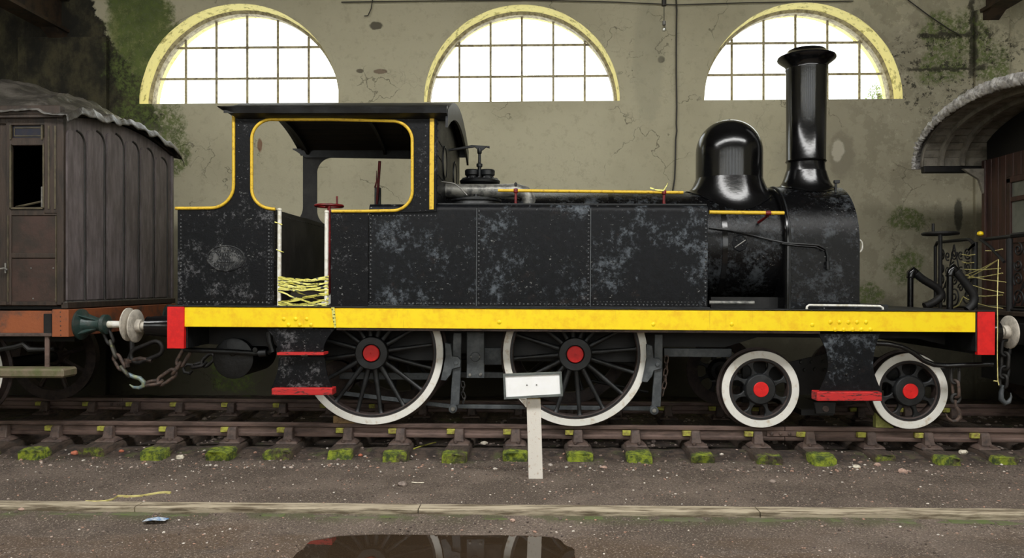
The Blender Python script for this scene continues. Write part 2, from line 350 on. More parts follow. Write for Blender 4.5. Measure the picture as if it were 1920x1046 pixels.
M['steel'] = simple('worn_steel', (136, 134, 128), (100, 98, 94), 20, 0.45, 0.4)
M['leaf'] = simple('tree_leaves', (150, 164, 96), (110, 130, 66), 5, 0.8)
M['bark'] = simple('tree_bark', (96, 84, 66))
M['litter'] = simple('blue_white_wrapper', (206, 214, 220), (70, 120, 170), 30, 0.4)

# ------------------------------------------------------------------ mesh builder
class MB:
    def __init__(s): s.v = []; s.f = []
    def add(s, vs, fs):
        o = len(s.v); s.v += [tuple(v) for v in vs]; s.f += [tuple(i + o for i in f) for f in fs]; return s
    def box(s, x0, x1, y0, y1, z0, z1):
        x0, x1 = sorted((x0, x1)); y0, y1 = sorted((y0, y1)); z0, z1 = sorted((z0, z1))
        return s.add([(x0, y0, z0), (x1, y0, z0), (x1, y1, z0), (x0, y1, z0), (x0, y0, z1), (x1, y0, z1), (x1, y1, z1), (x0, y1, z1)],
              [(0, 3, 2, 1), (4, 5, 6, 7), (0, 1, 5, 4), (1, 2, 6, 5), (2, 3, 7, 6), (3, 0, 4, 7)])
    def loft(s, rings, closed=True, cap=True, wrap=False):
        n = len(rings[0]); o = len(s.v)
        for r in rings: s.v += [tuple(p) for p in r]
        R = len(rings)
        for i in range(R if wrap else R - 1):
            a = o + i * n; b = o + ((i + 1) % R) * n
            for j in range(n if closed else n - 1):
                k = (j + 1) % n; s.f.append((a + j, a + k, b + k, b + j))
        if cap and closed and not wrap:
            s.f.append(tuple(o + j for j in reversed(range(n)))); s.f.append(tuple(o + (R - 1) * n + j for j in range(n)))
        return s
    def tube(s, pts, r, n=10, cap=True, wrap=False, sy=1.0):
        pts = [Vector(p) for p in pts]; rings = []; N = len(pts)
        rr = r if isinstance(r, (list, tuple)) else [r] * N
        up = None
        for i, p in enumerate(pts):
            if wrap: t = (pts[(i + 1) % N] - pts[i - 1]).normalized()
            else: t = (pts[min(i + 1, N - 1)] - pts[max(i - 1, 0)]).normalized()
            if up is None: up = Vector((0, 0, 1)) if abs(t.z) < 0.9 else Vector((1, 0, 0))
            a = t.cross(up).normalized(); up = a.cross(t).normalized()
            rings.append([p + a * (rr[i] * math.cos(2 * PI * k / n)) + up * (rr[i] * sy * math.sin(2 * PI * k / n)) for k in range(n)])
        return s.loft(rings, True, cap, wrap)
    def cyl(s, p0, p1, r, n=16, r2=None): return s.tube([p0, p1], [r, r if r2 is None else r2], n)
    def lathe(s, prof, c, axis='z', n=32, cap=True):   # prof: (radius, height)
        rings = []
        for (r, h) in prof:
            ring = []
            for k in range(n):
                a = 2 * PI * k / n; u, v = r * math.cos(a), r * math.sin(a)
                if axis == 'z': ring.append((c[0] + u, c[1] + v, c[2] + h))
                elif axis == 'y': ring.append((c[0] + v, c[1] + h, c[2] + u))
                else: ring.append((c[0] + h, c[1] + u, c[2] + v))
            rings.append(ring)
        return s.loft(rings, True, cap)
    def ring(s, c, r0, r1, y0, y1, n=64):               # annulus with its axis along Y
        return s.loft([[(c[0] + r * math.cos(2 * PI * k / n), y, c[2] + r * math.sin(2 * PI * k / n)) for k in range(n)]
                       for (r, y) in ((r0, y0), (r1, y0), (r1, y1), (r0, y1))], True, False, True)
    def prism(s, poly, y0, y1, axis='y'):               # polygon in XZ extruded along Y (or YZ along X)
        n = len(poly)
        def q(p, d): return (p[0], d, p[1]) if axis == 'y' else (d, p[0], p[1])
        o = len(s.v); s.v += [q(p, y0) for p in poly] + [q(p, y1) for p in poly]
        s.f.append(tuple(o + i for i in range(n))); s.f.append(tuple(o + n + i for i in reversed(range(n))))
        for i in range(n):
            j = (i + 1) % n; s.f.append((o + i, o + n + i, o + n + j, o + j))
        return s

def world_of(o):
    m = o.matrix_local_store if False else Matrix(o.matrix_basis)
    return m if o.parent is None else world_of(o.parent) @ m
def build(name, mb, mat, parent=None, bev=0.0, smooth=True, ang=35, label=None, kind=None, origin=None, recalc=True, bseg=1):
    me = bpy.data.meshes.new(name)
    if origin is None:
        lo = [min(v[i] for v in mb.v) for i in range(3)]; hi = [max(v[i] for v in mb.v) for i in range(3)]
        origin = Vector([(a + b) / 2 for a, b in zip(lo, hi)])
        if parent is None: origin.z = lo[2]
    origin = Vector(origin)
    me.from_pydata([(v[0] - origin.x, v[1] - origin.y, v[2] - origin.z) for v in mb.v], [], mb.f)
    if recalc:
        b = bmesh.new(); b.from_mesh(me); bmesh.ops.recalc_face_normals(b, faces=b.faces)
        if bev:
            es = [e for e in b.edges if len(e.link_faces) == 2 and e.calc_face_angle(0) > math.radians(30)]
            bmesh.ops.bevel(b, geom=es, offset=bev, segments=bseg, affect='EDGES', clamp_overlap=True)
        b.to_mesh(me); b.free()
    if smooth:
        me.polygons.foreach_set('use_smooth', [True] * len(me.polygons)); me.set_sharp_from_angle(angle=math.radians(ang))
    me.materials.append(M[mat] if isinstance(mat, str) else mat)
    o = bpy.data.objects.new(name, me); COL.objects.link(o)
    T = Matrix.Translation(origin)
    if parent is not None:
        o.parent = parent; o.matrix_basis = world_of(parent).inverted() @ T
    else: o.matrix_basis = T
    if label: o['label'] = label
    if kind: o['kind'] = kind
    return o
def thing(name, loc, label, cat, group=None):
    o = bpy.data.objects.new(name, None); COL.objects.link(o); o.location = loc; o.matrix_basis = Matrix.Translation(Vector(loc))
    o.empty_display_size = 0.2; o['label'] = label; o['category'] = cat
    if group: o['group'] = group
    return o
def tag(o, label, cat, group=None, kind=None):
    o['label'] = label; o['category'] = cat
    if group: o['group'] = group
    if kind: o['kind'] = kind
    return o
def struct(o): o['kind'] = 'structure'; return o
def inst(o, mat4, parent):                      # share the mesh at another world place
    c = o.copy(); COL.objects.link(c); c.parent = parent
    c.matrix_basis = (world_of(parent).inverted() if parent else Matrix()) @ mat4
    return c
def arc(cx, cz, r, a0, a1, n=8, rz=None):
    rz = r if rz is None else rz
    return [(cx + r * math.cos(math.radians(a0 + (a1 - a0) * i / n)), cz + rz * math.sin(math.radians(a0 + (a1 - a0) * i / n))) for i in range(n + 1)]
def lerp(a, b, t): return a + (b - a) * t
def interp(x, pts):
    if x <= pts[0][0]: return pts[0][1]
    for (a, b), (c, d) in zip(pts, pts[1:]):
        if x <= c:
            t = (x - a) / (c - a); t = t * t * (3 - 2 * t); return b + (d - b) * t
    return pts[-1][1]
def nz3(x, y, z): return noise.noise(Vector((x, y, z)))
def dome_rivets(mb, p, r, axis='y', h=None):
    h = h or r * 0.6
    rings = []
    for rr, hh in ((r, 0), (r * 0.75, h * 0.7), (r * 0.25, h)):
        ring = []
        for k in range(6):
            a = 2 * PI * k / 6
            if axis == 'y': ring.append((p[0] + rr * math.cos(a), p[1] - hh, p[2] + rr * math.sin(a)))
            elif axis == 'x': ring.append((p[0] + hh, p[1] + rr * math.cos(a), p[2] + rr * math.sin(a)))
            else: ring.append((p[0] + rr * math.cos(a), p[1] + rr * math.sin(a), p[2] + hh))
        rings.append(ring)
    mb.loft(rings)
def rivet_line(mb, a, b, step, r, axis='y'):
    a, b = Vector(a), Vector(b); n = max(1, int((b - a).length / step))
    for i in range(n + 1): dome_rivets(mb, a.lerp(b, i / n), r, axis)

# ================================================================== SETTING
WY = 12.0                                        # inner face of the far wall
ZS = P(979, 190, WY).z                           # window sill height
WINS = []
for i, (a, b) in enumerate(((262, 636), (795, 1162), (1320, 1692))):
    xa, xb = P(a, 190, WY).x, P(b, 190, WY).x
    WINS.append(((xa + xb) / 2, (xb - xa) / 2))
def wall_back():
    mb = MB(); TOP = 8.0; X0, X1 = -12.0, 12.0
    xs = [X0]; 
    segs = []
    cur = X0
    for (cx, r) in WINS:
        segs.append(('full', cur, cx - r)); segs.append(('win', cx, r)); cur = cx + r
    segs.append(('full', cur, X1))
    for s in segs:
        if s[0] == 'full': mb.add([(s[1], WY, -0.3), (s[2], WY, -0.3), (s[2], WY, TOP), (s[1], WY, TOP)], [(0, 1, 2, 3)])
        else:
            cx, r = s[1], s[2]
            mb.add([(cx - r, WY, -0.3), (cx + r, WY, -0.3), (cx + r, WY, ZS), (cx - r, WY, ZS)], [(0, 1, 2, 3)])
            pts = [(cx - r * math.cos(PI * k / 40), ZS + r * 0.985 * math.sin(PI * k / 40)) for k in range(41)]
            for (ax, az), (bx, bz) in zip(pts, pts[1:]):
                mb.add([(ax, WY, az), (bx, WY, bz), (bx, WY, TOP), (ax, WY, TOP)], [(0, 1, 2, 3)])
    # outer skin of the wall
    mb2 = MB(); o = list(mb.v)
    mb.add([(v[0], WY + 0.6, v[2]) for v in o], [tuple(reversed(f)) for f in mb.f])
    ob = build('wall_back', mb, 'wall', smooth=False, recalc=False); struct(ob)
    ob['label'] = 'tall mouldy plaster wall with three arched windows'
wall_back()
for i, (cx, r) in enumerate(WINS):
    W = bpy.data.objects.new('window_%d' % (i + 1), None); COL.objects.link(W); W.matrix_basis = Matrix.Translation((cx, WY, ZS)); struct(W)
    GY = WY + 0.40
    n = 44; pf = []; pb = []
    for k in range(n + 1):
        a = PI * k / n
        wob = 1 + 0.006 * nz3(k * 0.35, i * 3.1, 0)
        pf.append((cx - r * math.cos(a) * wob, WY - 0.012, ZS + r * 0.985 * math.sin(a) * wob))
        pb.append((cx - (r - 0.02) * math.cos(a), GY + 0.2, ZS + (r - 0.02) * 0.985 * math.sin(a)))
    mb = MB(); mb.loft([pf, pb], closed=False, cap=False)
    mb.add([(cx - r, WY, ZS), (cx + r, WY, ZS), (cx + r, GY + 0.2, ZS), (cx - r, GY + 0.2, ZS)], [(0, 1, 2, 3)])
    build('reveal', mb, 'reveal', W, recalc=False, smooth=True)
    # raised plaster lip round the arch
    R = r - 0.05
    mb = MB()
    prof = [(R + 0.0, GY - 0.10), (R + 0.06, GY - 0.16), (R + 0.06, GY + 0.04), (R, GY + 0.04)]
    mb.loft([[(cx - q * math.cos(PI * k / n), y, ZS + q * 0.985 * math.sin(PI * k / n)) for (q, y) in prof] for k in range(n + 1)])
    mb.box(cx - R, cx + R, GY - 0.02, GY + 0.03, ZS, ZS + 0.02)
    build('arch_frame', mb, 'win_iron', W)
    G = 58.7 * GY / F; bars = []
    k0 = 0
    for k in range(-3, 4):
        x = k * G + 0.02 * (i - 1)
        if abs(x) < R * 0.985:
            zt = ZS + math.sqrt(R * R - x * x) * 0.985
            mb = MB(); mb.box(cx + x - 0.017, cx + x + 0.017, GY - 0.012, GY + 0.012, ZS, zt); build('glazing_bar', mb, 'win_iron', W); bars.append(x)
    zc = [0.02, 57.5 * GY / F, 116 * GY / F, R + 1]
    for z in zc[1:3]:
        h = math.sqrt(max(0, R * R - z * z)); mb = MB(); mb.box(cx - h, cx + h, GY - 0.013, GY + 0.013, ZS + z - 0.017, ZS + z + 0.017); build('glazing_bar', mb, 'win_iron', W)
    xe = [-R] + bars + [R]
    for xa, xb in zip(xe, xe[1:]):
        for za, zb in zip(zc, zc[1:]):
            top = []
            for k in range(9):
                x = lerp(xa, xb, k / 8); top.append((x, min(zb, math.sqrt(max(0, R * R - x * x)) * 0.985)))
            top = [t for t in top if t[1] > za + 0.004]
            if len(top) < 2: continue
            poly = [(cx + top[0][0], ZS + za)] + [(cx + t[0], ZS + t[1]) for t in top] + [(cx + top[-1][0], ZS + za)]
            mb = MB(); mb.prism(poly, GY - 0.002, GY + 0.002); build('pane', mb, 'pane', W, smooth=False)
# pilasters, side walls, ceiling, the wall behind the viewer
for nm, a, b, d in (('trim_1', 40, 205, 0.10), ('trim_2', 1824, 1888, 0.08)):
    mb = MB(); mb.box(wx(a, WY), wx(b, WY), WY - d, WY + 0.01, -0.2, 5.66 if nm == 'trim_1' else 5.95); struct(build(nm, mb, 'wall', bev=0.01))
mb = MB(); mb.box(-12.2, -12.0, YW - .2, 12.2, -0.3, 8); struct(build('wall_left', mb, 'plain_wall'))
mb = MB(); mb.box(12.0, 12.2, YW - .2, 12.2, -0.3, 8); struct(build('wall_right', mb, 'plain_wall'))
mb = MB(); mb.box(-12.2, 12.2, YW - .4, 1.7, 8.0, 8.15); mb.box(-12.2, 12.2, 3.5, 12.8, 8.0, 8.15); mb.box(-12.2, -9.1, 1.7, 3.5, 8.0, 8.15); mb.box(9.1, 12.2, 1.7, 3.5, 8.0, 8.15); struct(build('ceiling', mb, 'ceiling', smooth=False))  # ceiling gap made to match the added overhead fill lamp
mb = MB(); mb.box(-12.2, 12.2, YW - .3, YW, -0.3, 2.3); mb.box(-12.2, 12.2, YW - .3, YW, 6.1, 8.1)
e = [-12.2] + [v for x_ in FRONT_OPEN for v in (x_ - 0.8, x_ + 0.8)] + [12.2]
for a, b in zip(e[::2], e[1::2]): mb.box(a, b, YW - .3, YW, 2.3, 6.1)
struct(build('wall_front', mb, 'plain_wall', smooth=False))
for (px, py, nm) in ((112, 62, 'l'), (1852, 27, 'r')):
    p = P(px, py, WY)
    B = thing('roof_beam', (p.x, WY, p.z), 'rusty riveted roof beam running out of the %s corner of the wall' % ('dark top left' if nm == 'l' else 'top right'), 'beam')
    mb = MB(); mb.box(p.x - 0.16, p.x + 0.16, YW, WY, p.z, p.z + 0.05); build('flange', mb, 'beam', B)
    mb = MB(); mb.box(p.x - 0.03, p.x + 0.03, YW, WY, p.z + 0.05, p.z + 0.5); build('web_plate', mb, 'beam', B)
    mb = MB(); mb.box(p.x - 0.16, p.x + 0.16, YW, WY, p.z + 0.5, p.z + 0.55); build('flange', mb, 'beam', B)
    s = 1 if nm == 'l' else -1
    mb = MB()
    for k in range(60):
        for zz in (0.1, 0.45): dome_rivets(mb, (p.x + s * 0.03 if s > 0 else p.x - 0.03, 11.9 - k * 0.1, p.z + zz), 0.016 * s if s > 0 else 0.016, 'x', 0.01 if s > 0 else -0.01)
    build('rivets', mb, 'beam', B, kind='stuff')
    mb = MB(); mb.prism([(WY, p.z), (WY, p.z - 0.16), (WY - 0.3, p.z)], p.x - 0.12, p.x + 0.12, 'x'); build('bracket', mb, 'beam', B)

# ground
def gz(X, Y):
    z = interp(Y, [(5.0, -0.075), (5.75, -0.07), (5.92, -0.035), (5.99, -0.03), (6.10, 0.0), (7.3, -0.01), (7.62, -0.045), (7.85, -0.035), (8.2, 0.012), (8.5, -0.02), (9.0, -0.05), (9.6, -0.04), (10.1, -0.02), (10.6, 0.0), (12, 0.02)])
    z += 0.012 * nz3(X * 1.3, Y * 1.3, 1.0) + 0.006 * nz3(X * 6, Y * 6, 3.0)
    if 5.99 < Y < 6.14: z = min(z, -0.01)
    # shallow bowl of the puddle
    d = ((X + 0.66 + .10 * nz3(Y * 5, 0, 7)) / 0.93) ** 6 + (max(0, Y - 4.6) / 1.09) ** 10
    if d < 1.6 and Y < 5.97: z = lerp(-0.125, z, min(1, max(0, (d - 0.55) / 0.8)))
    if Y > 7.9: z += 0.02 * nz3(X * 3, Y * 3, 8) + 0.012 * nz3(X * 9, Y * 9, 5)
    return z
mb = MB()
xs = [-12 + 0.12 * i for i in range(201)]
ys = [-4.2, -2, 0, 2, 3.5, 4.2] + [4.4 + 0.045 * i for i in range(100)] + [8.9 + 0.08 * i for i in range(40)]
vs = [(x, y, gz(x, y) if y > 3 else -0.075) for y in ys for x in xs]; nx = len(xs)
mb.add(vs, [(j * nx + i, j * nx + i + 1, (j + 1) * nx + i + 1, (j + 1) * nx + i) for j in range(len(ys) - 1) for i in range(nx - 1)])
fl = struct(build('floor', mb, 'ground', recalc=False, ang=180)); fl['label'] = 'gravelly brown earth floor of the shed'
# water
mb = MB(); rim = []
for k in range(64):
    a = 2 * PI * k / 64; c, s = math.cos(a), math.sin(a)
    x = -0.66 + 1.10 * math.copysign(abs(c) ** 0.5, c); y = 4.6 + 1.18 * math.copysign(abs(s) ** 0.4, s)
    rim.append((x, y, -0.088))
mb.v = rim + [(p[0], p[1], -0.105) for p in rim]; mb.f = [tuple(range(64)), tuple(range(127, 63, -1))] + [(i, 64 + i, 64 + (i + 1) % 64, (i + 1) % 64) for i in range(64)]
tag(build('puddle', mb, 'water', smooth=False), 'shallow brown puddle reflecting the driving wheels, in front of the timber edging', 'puddle')
# timber edging and the stones under it
E = thing('timber_edging', (0, 6.07, -0.05), 'long pale weathered timber edging board lying flush with the ground before the track', 'edging')
bx_ = [-7.0, -3.15, -0.9, 1.75, 4.3, 7.0]
for a, b in zip(bx_, bx_[1:]):
    n = 24; rings = []
    for k in range(n + 1):
        x = lerp(a + 0.004, b - 0.004, k / n); w1 = 0.006 * nz3(x * 2.5, 1, 0); w2 = 0.012 * nz3(x * 3, 5, 0); zt = 0.012 + 0.005 * nz3(x * 2, 9, 0)
        rings.append([(x, 5.995 + w2, -0.045), (x, 5.995 + w2, zt - 0.006), (x, 6.003 + w2, zt), (x, 6.145 + w1, zt), (x, 6.15 + w1, -0.045)])
    mb = MB(); mb.loft(rings); build('board', mb, 'edging', E, ang=40)
mb = MB()
x = -6.9
K = thing('kerb_stones', (0, 5.93, -0.08), 'row of low mossy kerb stones half buried under the timber edging', 'kerb')
while x < 6.9:
    ln = random.uniform(0.16, 0.42); mb = MB(); d = random.uniform(0.0, 0.05)
    mb.box(x, x + ln - 0.012, 5.90 + d, 6.0, -0.1, -0.026 - random.random() * 0.012); build('stone', mb, 'moss_stone', K, bev=0.008); x += ln
# pebbles: nobody could count them
def pebbles(n, area_fn, smin, smax, name, label, mat='gravel'):
    ico = bmesh.new(); bmesh.ops.create_icosphere(ico, subdivisions=1, radius=1.0)
    iv = [v.co.copy() for v in ico.verts]; ifc = [[v.index for v in f.verts] for f in ico.faces]; ico.free()
    V = []; Fc = []
    for _ in range(n):
        X, Y = area_fn(); s = smin + (smax - smin) * random.random() ** 3; z = gz(X, Y)
        sx, sy, sz = s * random.uniform(.7, 1.3), s * random.uniform(.7, 1.3), s * random.uniform(.4, .8); a = random.random() * PI; c, q = math.cos(a), math.sin(a)
        o = len(V)
        for v in iv:
            k = 1 + 0.25 * (random.random() - .5); x, y, zz = v.x * sx * k, v.y * sy * k, v.z * sz * k
            V.append((X + x * c - y * q, Y + x * q + y * c, z + zz + sz * 0.35))
        Fc += [tuple(i + o for i in f) for f in ifc]
    m_ = MB(); m_.v = V; m_.f = Fc
    return tag(build(name, m_, mat, smooth=False, recalc=False), label, 'gravel', kind='stuff')
def in_puddle(X, Y): return ((X + 0.66 + .10 * nz3(Y * 5, 0, 7)) / 0.93) ** 6 + (max(0, Y - 4.6) / 1.09) ** 10 < 1.05
def a1():
    while True:
        X = random.uniform(-5.8, 5.2); Y = random.uniform(4.95, 7.7)
        if abs(X) < Y * 0.76 and not in_puddle(X, Y) and not 5.96 < Y < 6.18 and not (Y < 5.95 and nz3(X * .9, Y * 1.4, 2) > 0.05 and random.random() < .75): return X, Y
def a2():
    while True:
        X = random.uniform(-6.2, 6.2); Y = random.gauss(7.72, 0.22)
        if 7.2 < Y < 10.2: return X, Y
pebbles(9000, a1, 0.003, 0.012, 'gravel', 'fine gravel scattered over the earth between the track and the viewer')
pebbles(3200, a2, 0.004, 0.022, 'ballast', 'coarser stone chips lying along the mossy sleeper ends')
pebbles(1800, lambda: (random.uniform(-6.5, 6.5), random.uniform(8.4, 10.9)), 0.006, 0.035, 'track_rubble', 'dark rubble lying between the two rails', 'stone_grey')
def stone(px, py, s, mat, label, fl=0.6, seed=0):
    Y = 7.0
    for _ in range(20):
        X = P(px, py, Y).x; Y = (H - gz(X, Y)) / ((py - YH) / F) * (math.cos(YAW) + (px - 960) / F * math.sin(YAW))
    X = P(px, py, Y).x; b = bmesh.new(); bmesh.ops.create_icosphere(b, subdivisions=2, radius=1.0)
    m_ = MB(); vs = []
    for v in b.verts:
        c = v.co; q = 1 + 0.28 * nz3(c.x * 1.3 + seed, c.y * 1.3, c.z * 1.3)
        vs.append((X + c.x * s * q, Y + c.y * s * 0.8 * q, gz(X, Y) + s * fl * 0.6 + c.z * s * fl * q))
    m_.add(vs, [[v.index for v in f.verts] for f in b.faces]); b.free()
    tag(build('stone', m_, mat, smooth=True, ang=28), label, 'stone')
for i, a in enumerate([(755, 911, .045, 'stone_grey', 'grey brick chunk lying alone on the earth left of the white post'),
          (140, 852, .04, 'stone_orange', 'orange brick chip beside the second sleeper end from the left'),
          (338, 860, .045, 'stone_pale', 'pale yellowish stone right of the dark sleeper end at the left'),
          (908, 833, .04, 'stone_pale', 'white stone between the sleepers left of the white post'),
          (1606, 878, .04, 'stone_pale', 'white stone below the gap left of the widest mossy sleeper end'),
          (1692, 887, .045, 'stone_pink', 'pinkish stone below the cracked mossy sleeper at the right'),
          (1806, 851, .045, 'stone_pale', 'oval white stone between the two rightmost sleepers'),
          (1449, 905, .03, 'stone_grey', 'small grey stone alone on open earth at the right'),
          (961, 979, .022, 'stone_pink', 'small pink pebble in front of the timber edging near the puddle'),
          (228, 848, .03, 'stone_orange', 'small orange brick chip above the third sleeper end from the left'),
          (1132, 879, .035, 'stone_pink', 'flat pink stone on the earth right of the white post'),
          (1472, 834, .03, 'stone_pale', 'pale chip under the rail joint at the right'),
          (676, 855, .025, 'stone_orange', 'orange chip right of the brightest mossy sleeper end'),
          (1645, 874, .035, 'stone_pink', 'pink broken stone beside the split sleeper end at the right'),
          (42, 957, .03, 'stone_pink', 'pinkish stone under the edging at the far left')]):
    stone(*a, seed=i * 3.3)
# ================================================================== TRACK
T = thing('railway_track', (0, 9.11, -0.05), 'rusty bullhead railway track on mossy timber sleepers running under the locomotive', 'track')
YF, YB = 8.28, 9.95
def rail(Yc, X0, X1):
    prof = [(-.034, .0), (-.034, -.008), (-.03, -.034), (-.010, -.046), (-.009, -.095), (-.028, -.108), (-.03, -.132), (-.024, -.142), (.024, -.142), (.03, -.132), (.028, -.108), (.009, -.095), (.010, -.046), (.03, -.034), (.034, -.008), (.034, 0), (.028, .004), (-.028, .004)]
    n = 20; mb = MB(); mb.loft([[(lerp(X0, X1, k / n), Yc + a, zr(lerp(X0, X1, k / n)) - 0.004 + b) for a, b in prof] for k in range(n + 1)])
    return build('rail', mb, 'rail', T, ang=50)
xj = wx(1470, YF); xk = wx(232, YB)
rail(YF, -9.5, xj - .004); rail(YF, xj + .004, 9.5); rail(YB, -9.5, xk - .004); rail(YB, xk + .004, 9.5)
for xx, yy in ((xj, YF), (xk, YB)):
    mb = MB(); z = zr(xx); mb.box(xx - .19, xx + .19, yy - .03, yy - .009, z - .1, z - .045); f = build('fishplate', mb, 'rail', T, bev=.004)
    for k in range(4):
        mb = MB(); mb.lathe([(.018, 0), (.018, -.014), (.008, -.02)], (xx - .14 + k * .093, yy - .03, z - .072), 'y', 8); build('bolt', mb, 'chair', f)
SLX = [15, 112, 210, 325, 440, 545, 655, 753, 862, 967, 1083, 1190, 1302, 1418, 1515, 1628, 1735, 1840, 1945, -90]
chair_mesh = {}
def chair(xc, yy, side, par, key=True, kk=0):
    z0 = zr(xc) - 0.185; mb = MB()
    s = side
    # base plate, flared; jaw outside the rail
    mb.loft([[(xc - a, yy - b, z0 + c), (xc + a, yy - b, z0 + c), (xc + a, yy + b, z0 + c), (xc - a, yy + b, z0 + c)] for a, b, c in ((.115, .16, -.02), (.11, .155, 0), (.085, .10, .018), (.07, .06, .03))])
    for sg in (1, -1):
        y_in = yy + sg * 0.036; o_ = yy + sg * 0.11
        mb.loft([[(xc - a, y_in, z0 + c), (xc + a, y_in, z0 + c), (xc + a * .8, lerp(y_in, o_, t), z0 + c), (xc - a * .8, lerp(y_in, o_, t), z0 + c)] for a, c, t in ((.068, .015, 1.05), (.058, .06, .85), (.056, .12, .7), (.050, .145, .5))])
    c = build('rail_chair', mb, 'chair', par, bev=.006)
    return c
for i, px in enumerate(SLX):
    xc = wx(px, YF); ang = 0.0
    sp = random.Random(i); wv = random.uniform(.12, .145); yf = 7.84 + sp.uniform(-.10, .07); th = .14
    n = 14; rings = []
    zt = zr(xc) - 0.205
    sk = sp.uniform(-.03, .03)
    for k in range(n + 1):
        t = k / n; y = lerp(yf, 10.55, t ** 1.3); w0 = wv * (1 + .06 * nz3(i * 7, y * 2, 0)); e = 1 - 0.10 * math.exp(-(y - yf) * 16)
        xx = xc + sk * (y - 8.28) ; rg = []
        for (a, b) in ((-1, -.14), (-1, -.02), (-.86, 0), (-.3, .004), (.3, .004), (.86, 0), (1, -.02), (1, -.14)):
            rg.append((xx + a * w0 * e + .008 * nz3(a * 3 + i, y * 5, 1), y + (.07 * nz3(a * 3, i * 2.7, b * 9) if k == 0 else 0), zt + b + .020 * nz3(a * 2 + i * 3, y * 6, b * 4) - (.03 * (1 - e) * 4 * (b > -.1) )))
        rings.append(rg)
    mb = MB(); mb.loft(rings); S = build('sleeper', mb, 'sleeper', T, ang=50)
    for yy in (YF, YB):
        chair(xc, yy, 1, S)
        mb = MB(); z = zr(xc); dx = -.115
        mb.box(xc + dx - .02, xc - .02, yy - .062, yy - .012, z - .1, z - .047)
        build('key', mb, 'key', S, bev=.005)
        mb = MB(); mb.lathe([(.022, 0), (.022, .02), (.01, .026)], (xc + .03 * (1 if i % 2 else -1), yy - .135, zt + .028), 'z', 6); build('chair_screw', mb, 'chair', S)

# ================================================================== LOCOMOTIVE
YC = 9.11; YS = 7.90; YV = 7.86; YFAR = 2 * YC - YS
LOCO = thing('steam_locomotive', (PIV.x, YC, 0.26), 'black steam tank locomotive with yellow band and red buffer beam ends standing on the rails', 'locomotive')
ZD = lz(577, YV, 700)                            # deck top
ZB = ZD - 38 * YV / F
XL, XR = lx(316, YV, 600), lx(1863, YV, 600)
def part(name, mb, mat, parent=LOCO, **k): return build(name, mb, mat, parent, **k)
mb = MB(); mb.box(XL + .01, XR - .01, YV, 2 * YC - YV, ZD - .02, ZD); part('running_plate', mb, 'black', bev=.004)
mb = MB(); mb.box(lx(347, YV), lx(1828, YV), YV - .012, YV + .01, ZB, ZD - .003); VAL = part('valance', mb, 'yellow', bev=.003, label='long yellow painted band')
mb = MB(); mb.box(lx(347, YV), lx(1828, YV), 2 * YC - YV - .02, 2 * YC - YV, ZB, ZD - .02); part('valance', mb, 'black')
mb = MB(); mb.box(XL, XR, YV - .022, YV + .02, ZD, ZD + .014); part('deck_edge', mb, 'black', bev=.003)
mb = MB(); mb.box(lx(630, YV), lx(1540, YV), YV + .02, YV + .10, ZB - .028, ZB); part('angle_iron', mb, 'chair', bev=.003)
for a, b in ((316, 346.5), (1832, 1863)):
    x0, x1 = lx(a, YV), lx(b, YV)
    mb = MB(); mb.box(x0, x1, YV - .015, 2 * YC - YV + .015, ZD - .43, ZD - .004); BBm = part('buffer_beam', mb, 'black', bev=.004)
    mb = MB(); mb.box(x0 - .003, x1 + .003, YV - .024, YV + .03, ZD - .433, ZD - .002); part('beam_end', mb, 'red', BBm, bev=.004, label='red painted end of the buffer beam')
mb = MB(); mb.box(lx(1828.5, YV), lx(1832, YV), YV - .008, YV + .3, ZD - .40, ZD - .004); part('beam_gusset', mb, 'black')
mb = MB(); mb.box(lx(346.5, YV), lx(350, YV), YV + .03, YV + .3, ZD - .43, ZB); part('beam_gusset', mb, 'black')
for px, py in [(532, 598), (554, 598), (575, 598), (541, 609), (562, 609), (583, 609), (1557, 604), (1574, 604), (1591, 604), (1607, 604), (1624, 604), (1566, 618), (1582, 618), (1599, 618), (1615, 618), (1632, 618), (936, 604), (1225, 608), (1372, 608), (1523, 609)]:
    p = L(px, py, YV - .012); mb = MB(); mb.lathe([(.021, 0), (.020, -.004), (.010, -.009), (.002, -.010)], (p.x, p.y, p.z), 'y', 12); part('bolt', mb, 'yellow', VAL)
# frames
for yy in (8.46, 9.74):
    mb = MB(); poly = [(XL + .1, ZD - .03), (XL + .1, 1.08), (lx(500, yy), 1.06), (lx(560, yy), .92), (lx(830, yy), .92), (lx(850, yy), 1.0), (lx(950, yy), 1.0), (lx(960, yy), .92), (lx(1210, yy), .92), (lx(1230, yy), 1.09), (lx(1360, yy), 1.09), (lx(1420, yy), 1.2), (lx(1720, yy), 1.2), (XR - .1, 1.12), (XR - .1, ZD - .03)]
    mb.prism(poly, yy, yy + .03); part('frame_plate', mb, 'frame')
mb = MB(); mb.box(lx(520, 9), lx(1240, 9), 8.49, 9.74, 1.12, 1.18); part('frame_stay', mb, 'frame')
mb = MB(); mb.box(lx(1245, 8.40), lx(1372, 8.40), 8.38, 8.45, lz(669, 8.4, 1300), lz(653, 8.4, 1300)); part('cross_bar', mb, 'grey', bev=.005)
mb = MB(); mb.box(lx(863, 8.40), lx(955, 8.40), 8.38, 8.43, lz(708, 8.4, 900), lz(697, 8.4, 900)); part('cross_bar', mb, 'grey', bev=.004)
mb = MB(); mb.box(lx(640, 8.5), lx(830, 8.5), 8.42, 8.45, lz(710, 8.5, 740), lz(697, 8.5, 740)); part('cross_bar', mb, 'grey', bev=.004)
mb = MB(); mb.box(lx(908, 8.42), lx(945, 8.42), 8.40, 8.44, lz(684, 8.4, 900), lz(652, 8.4, 900)); part('spring_plate', mb, 'grey', bev=.004)

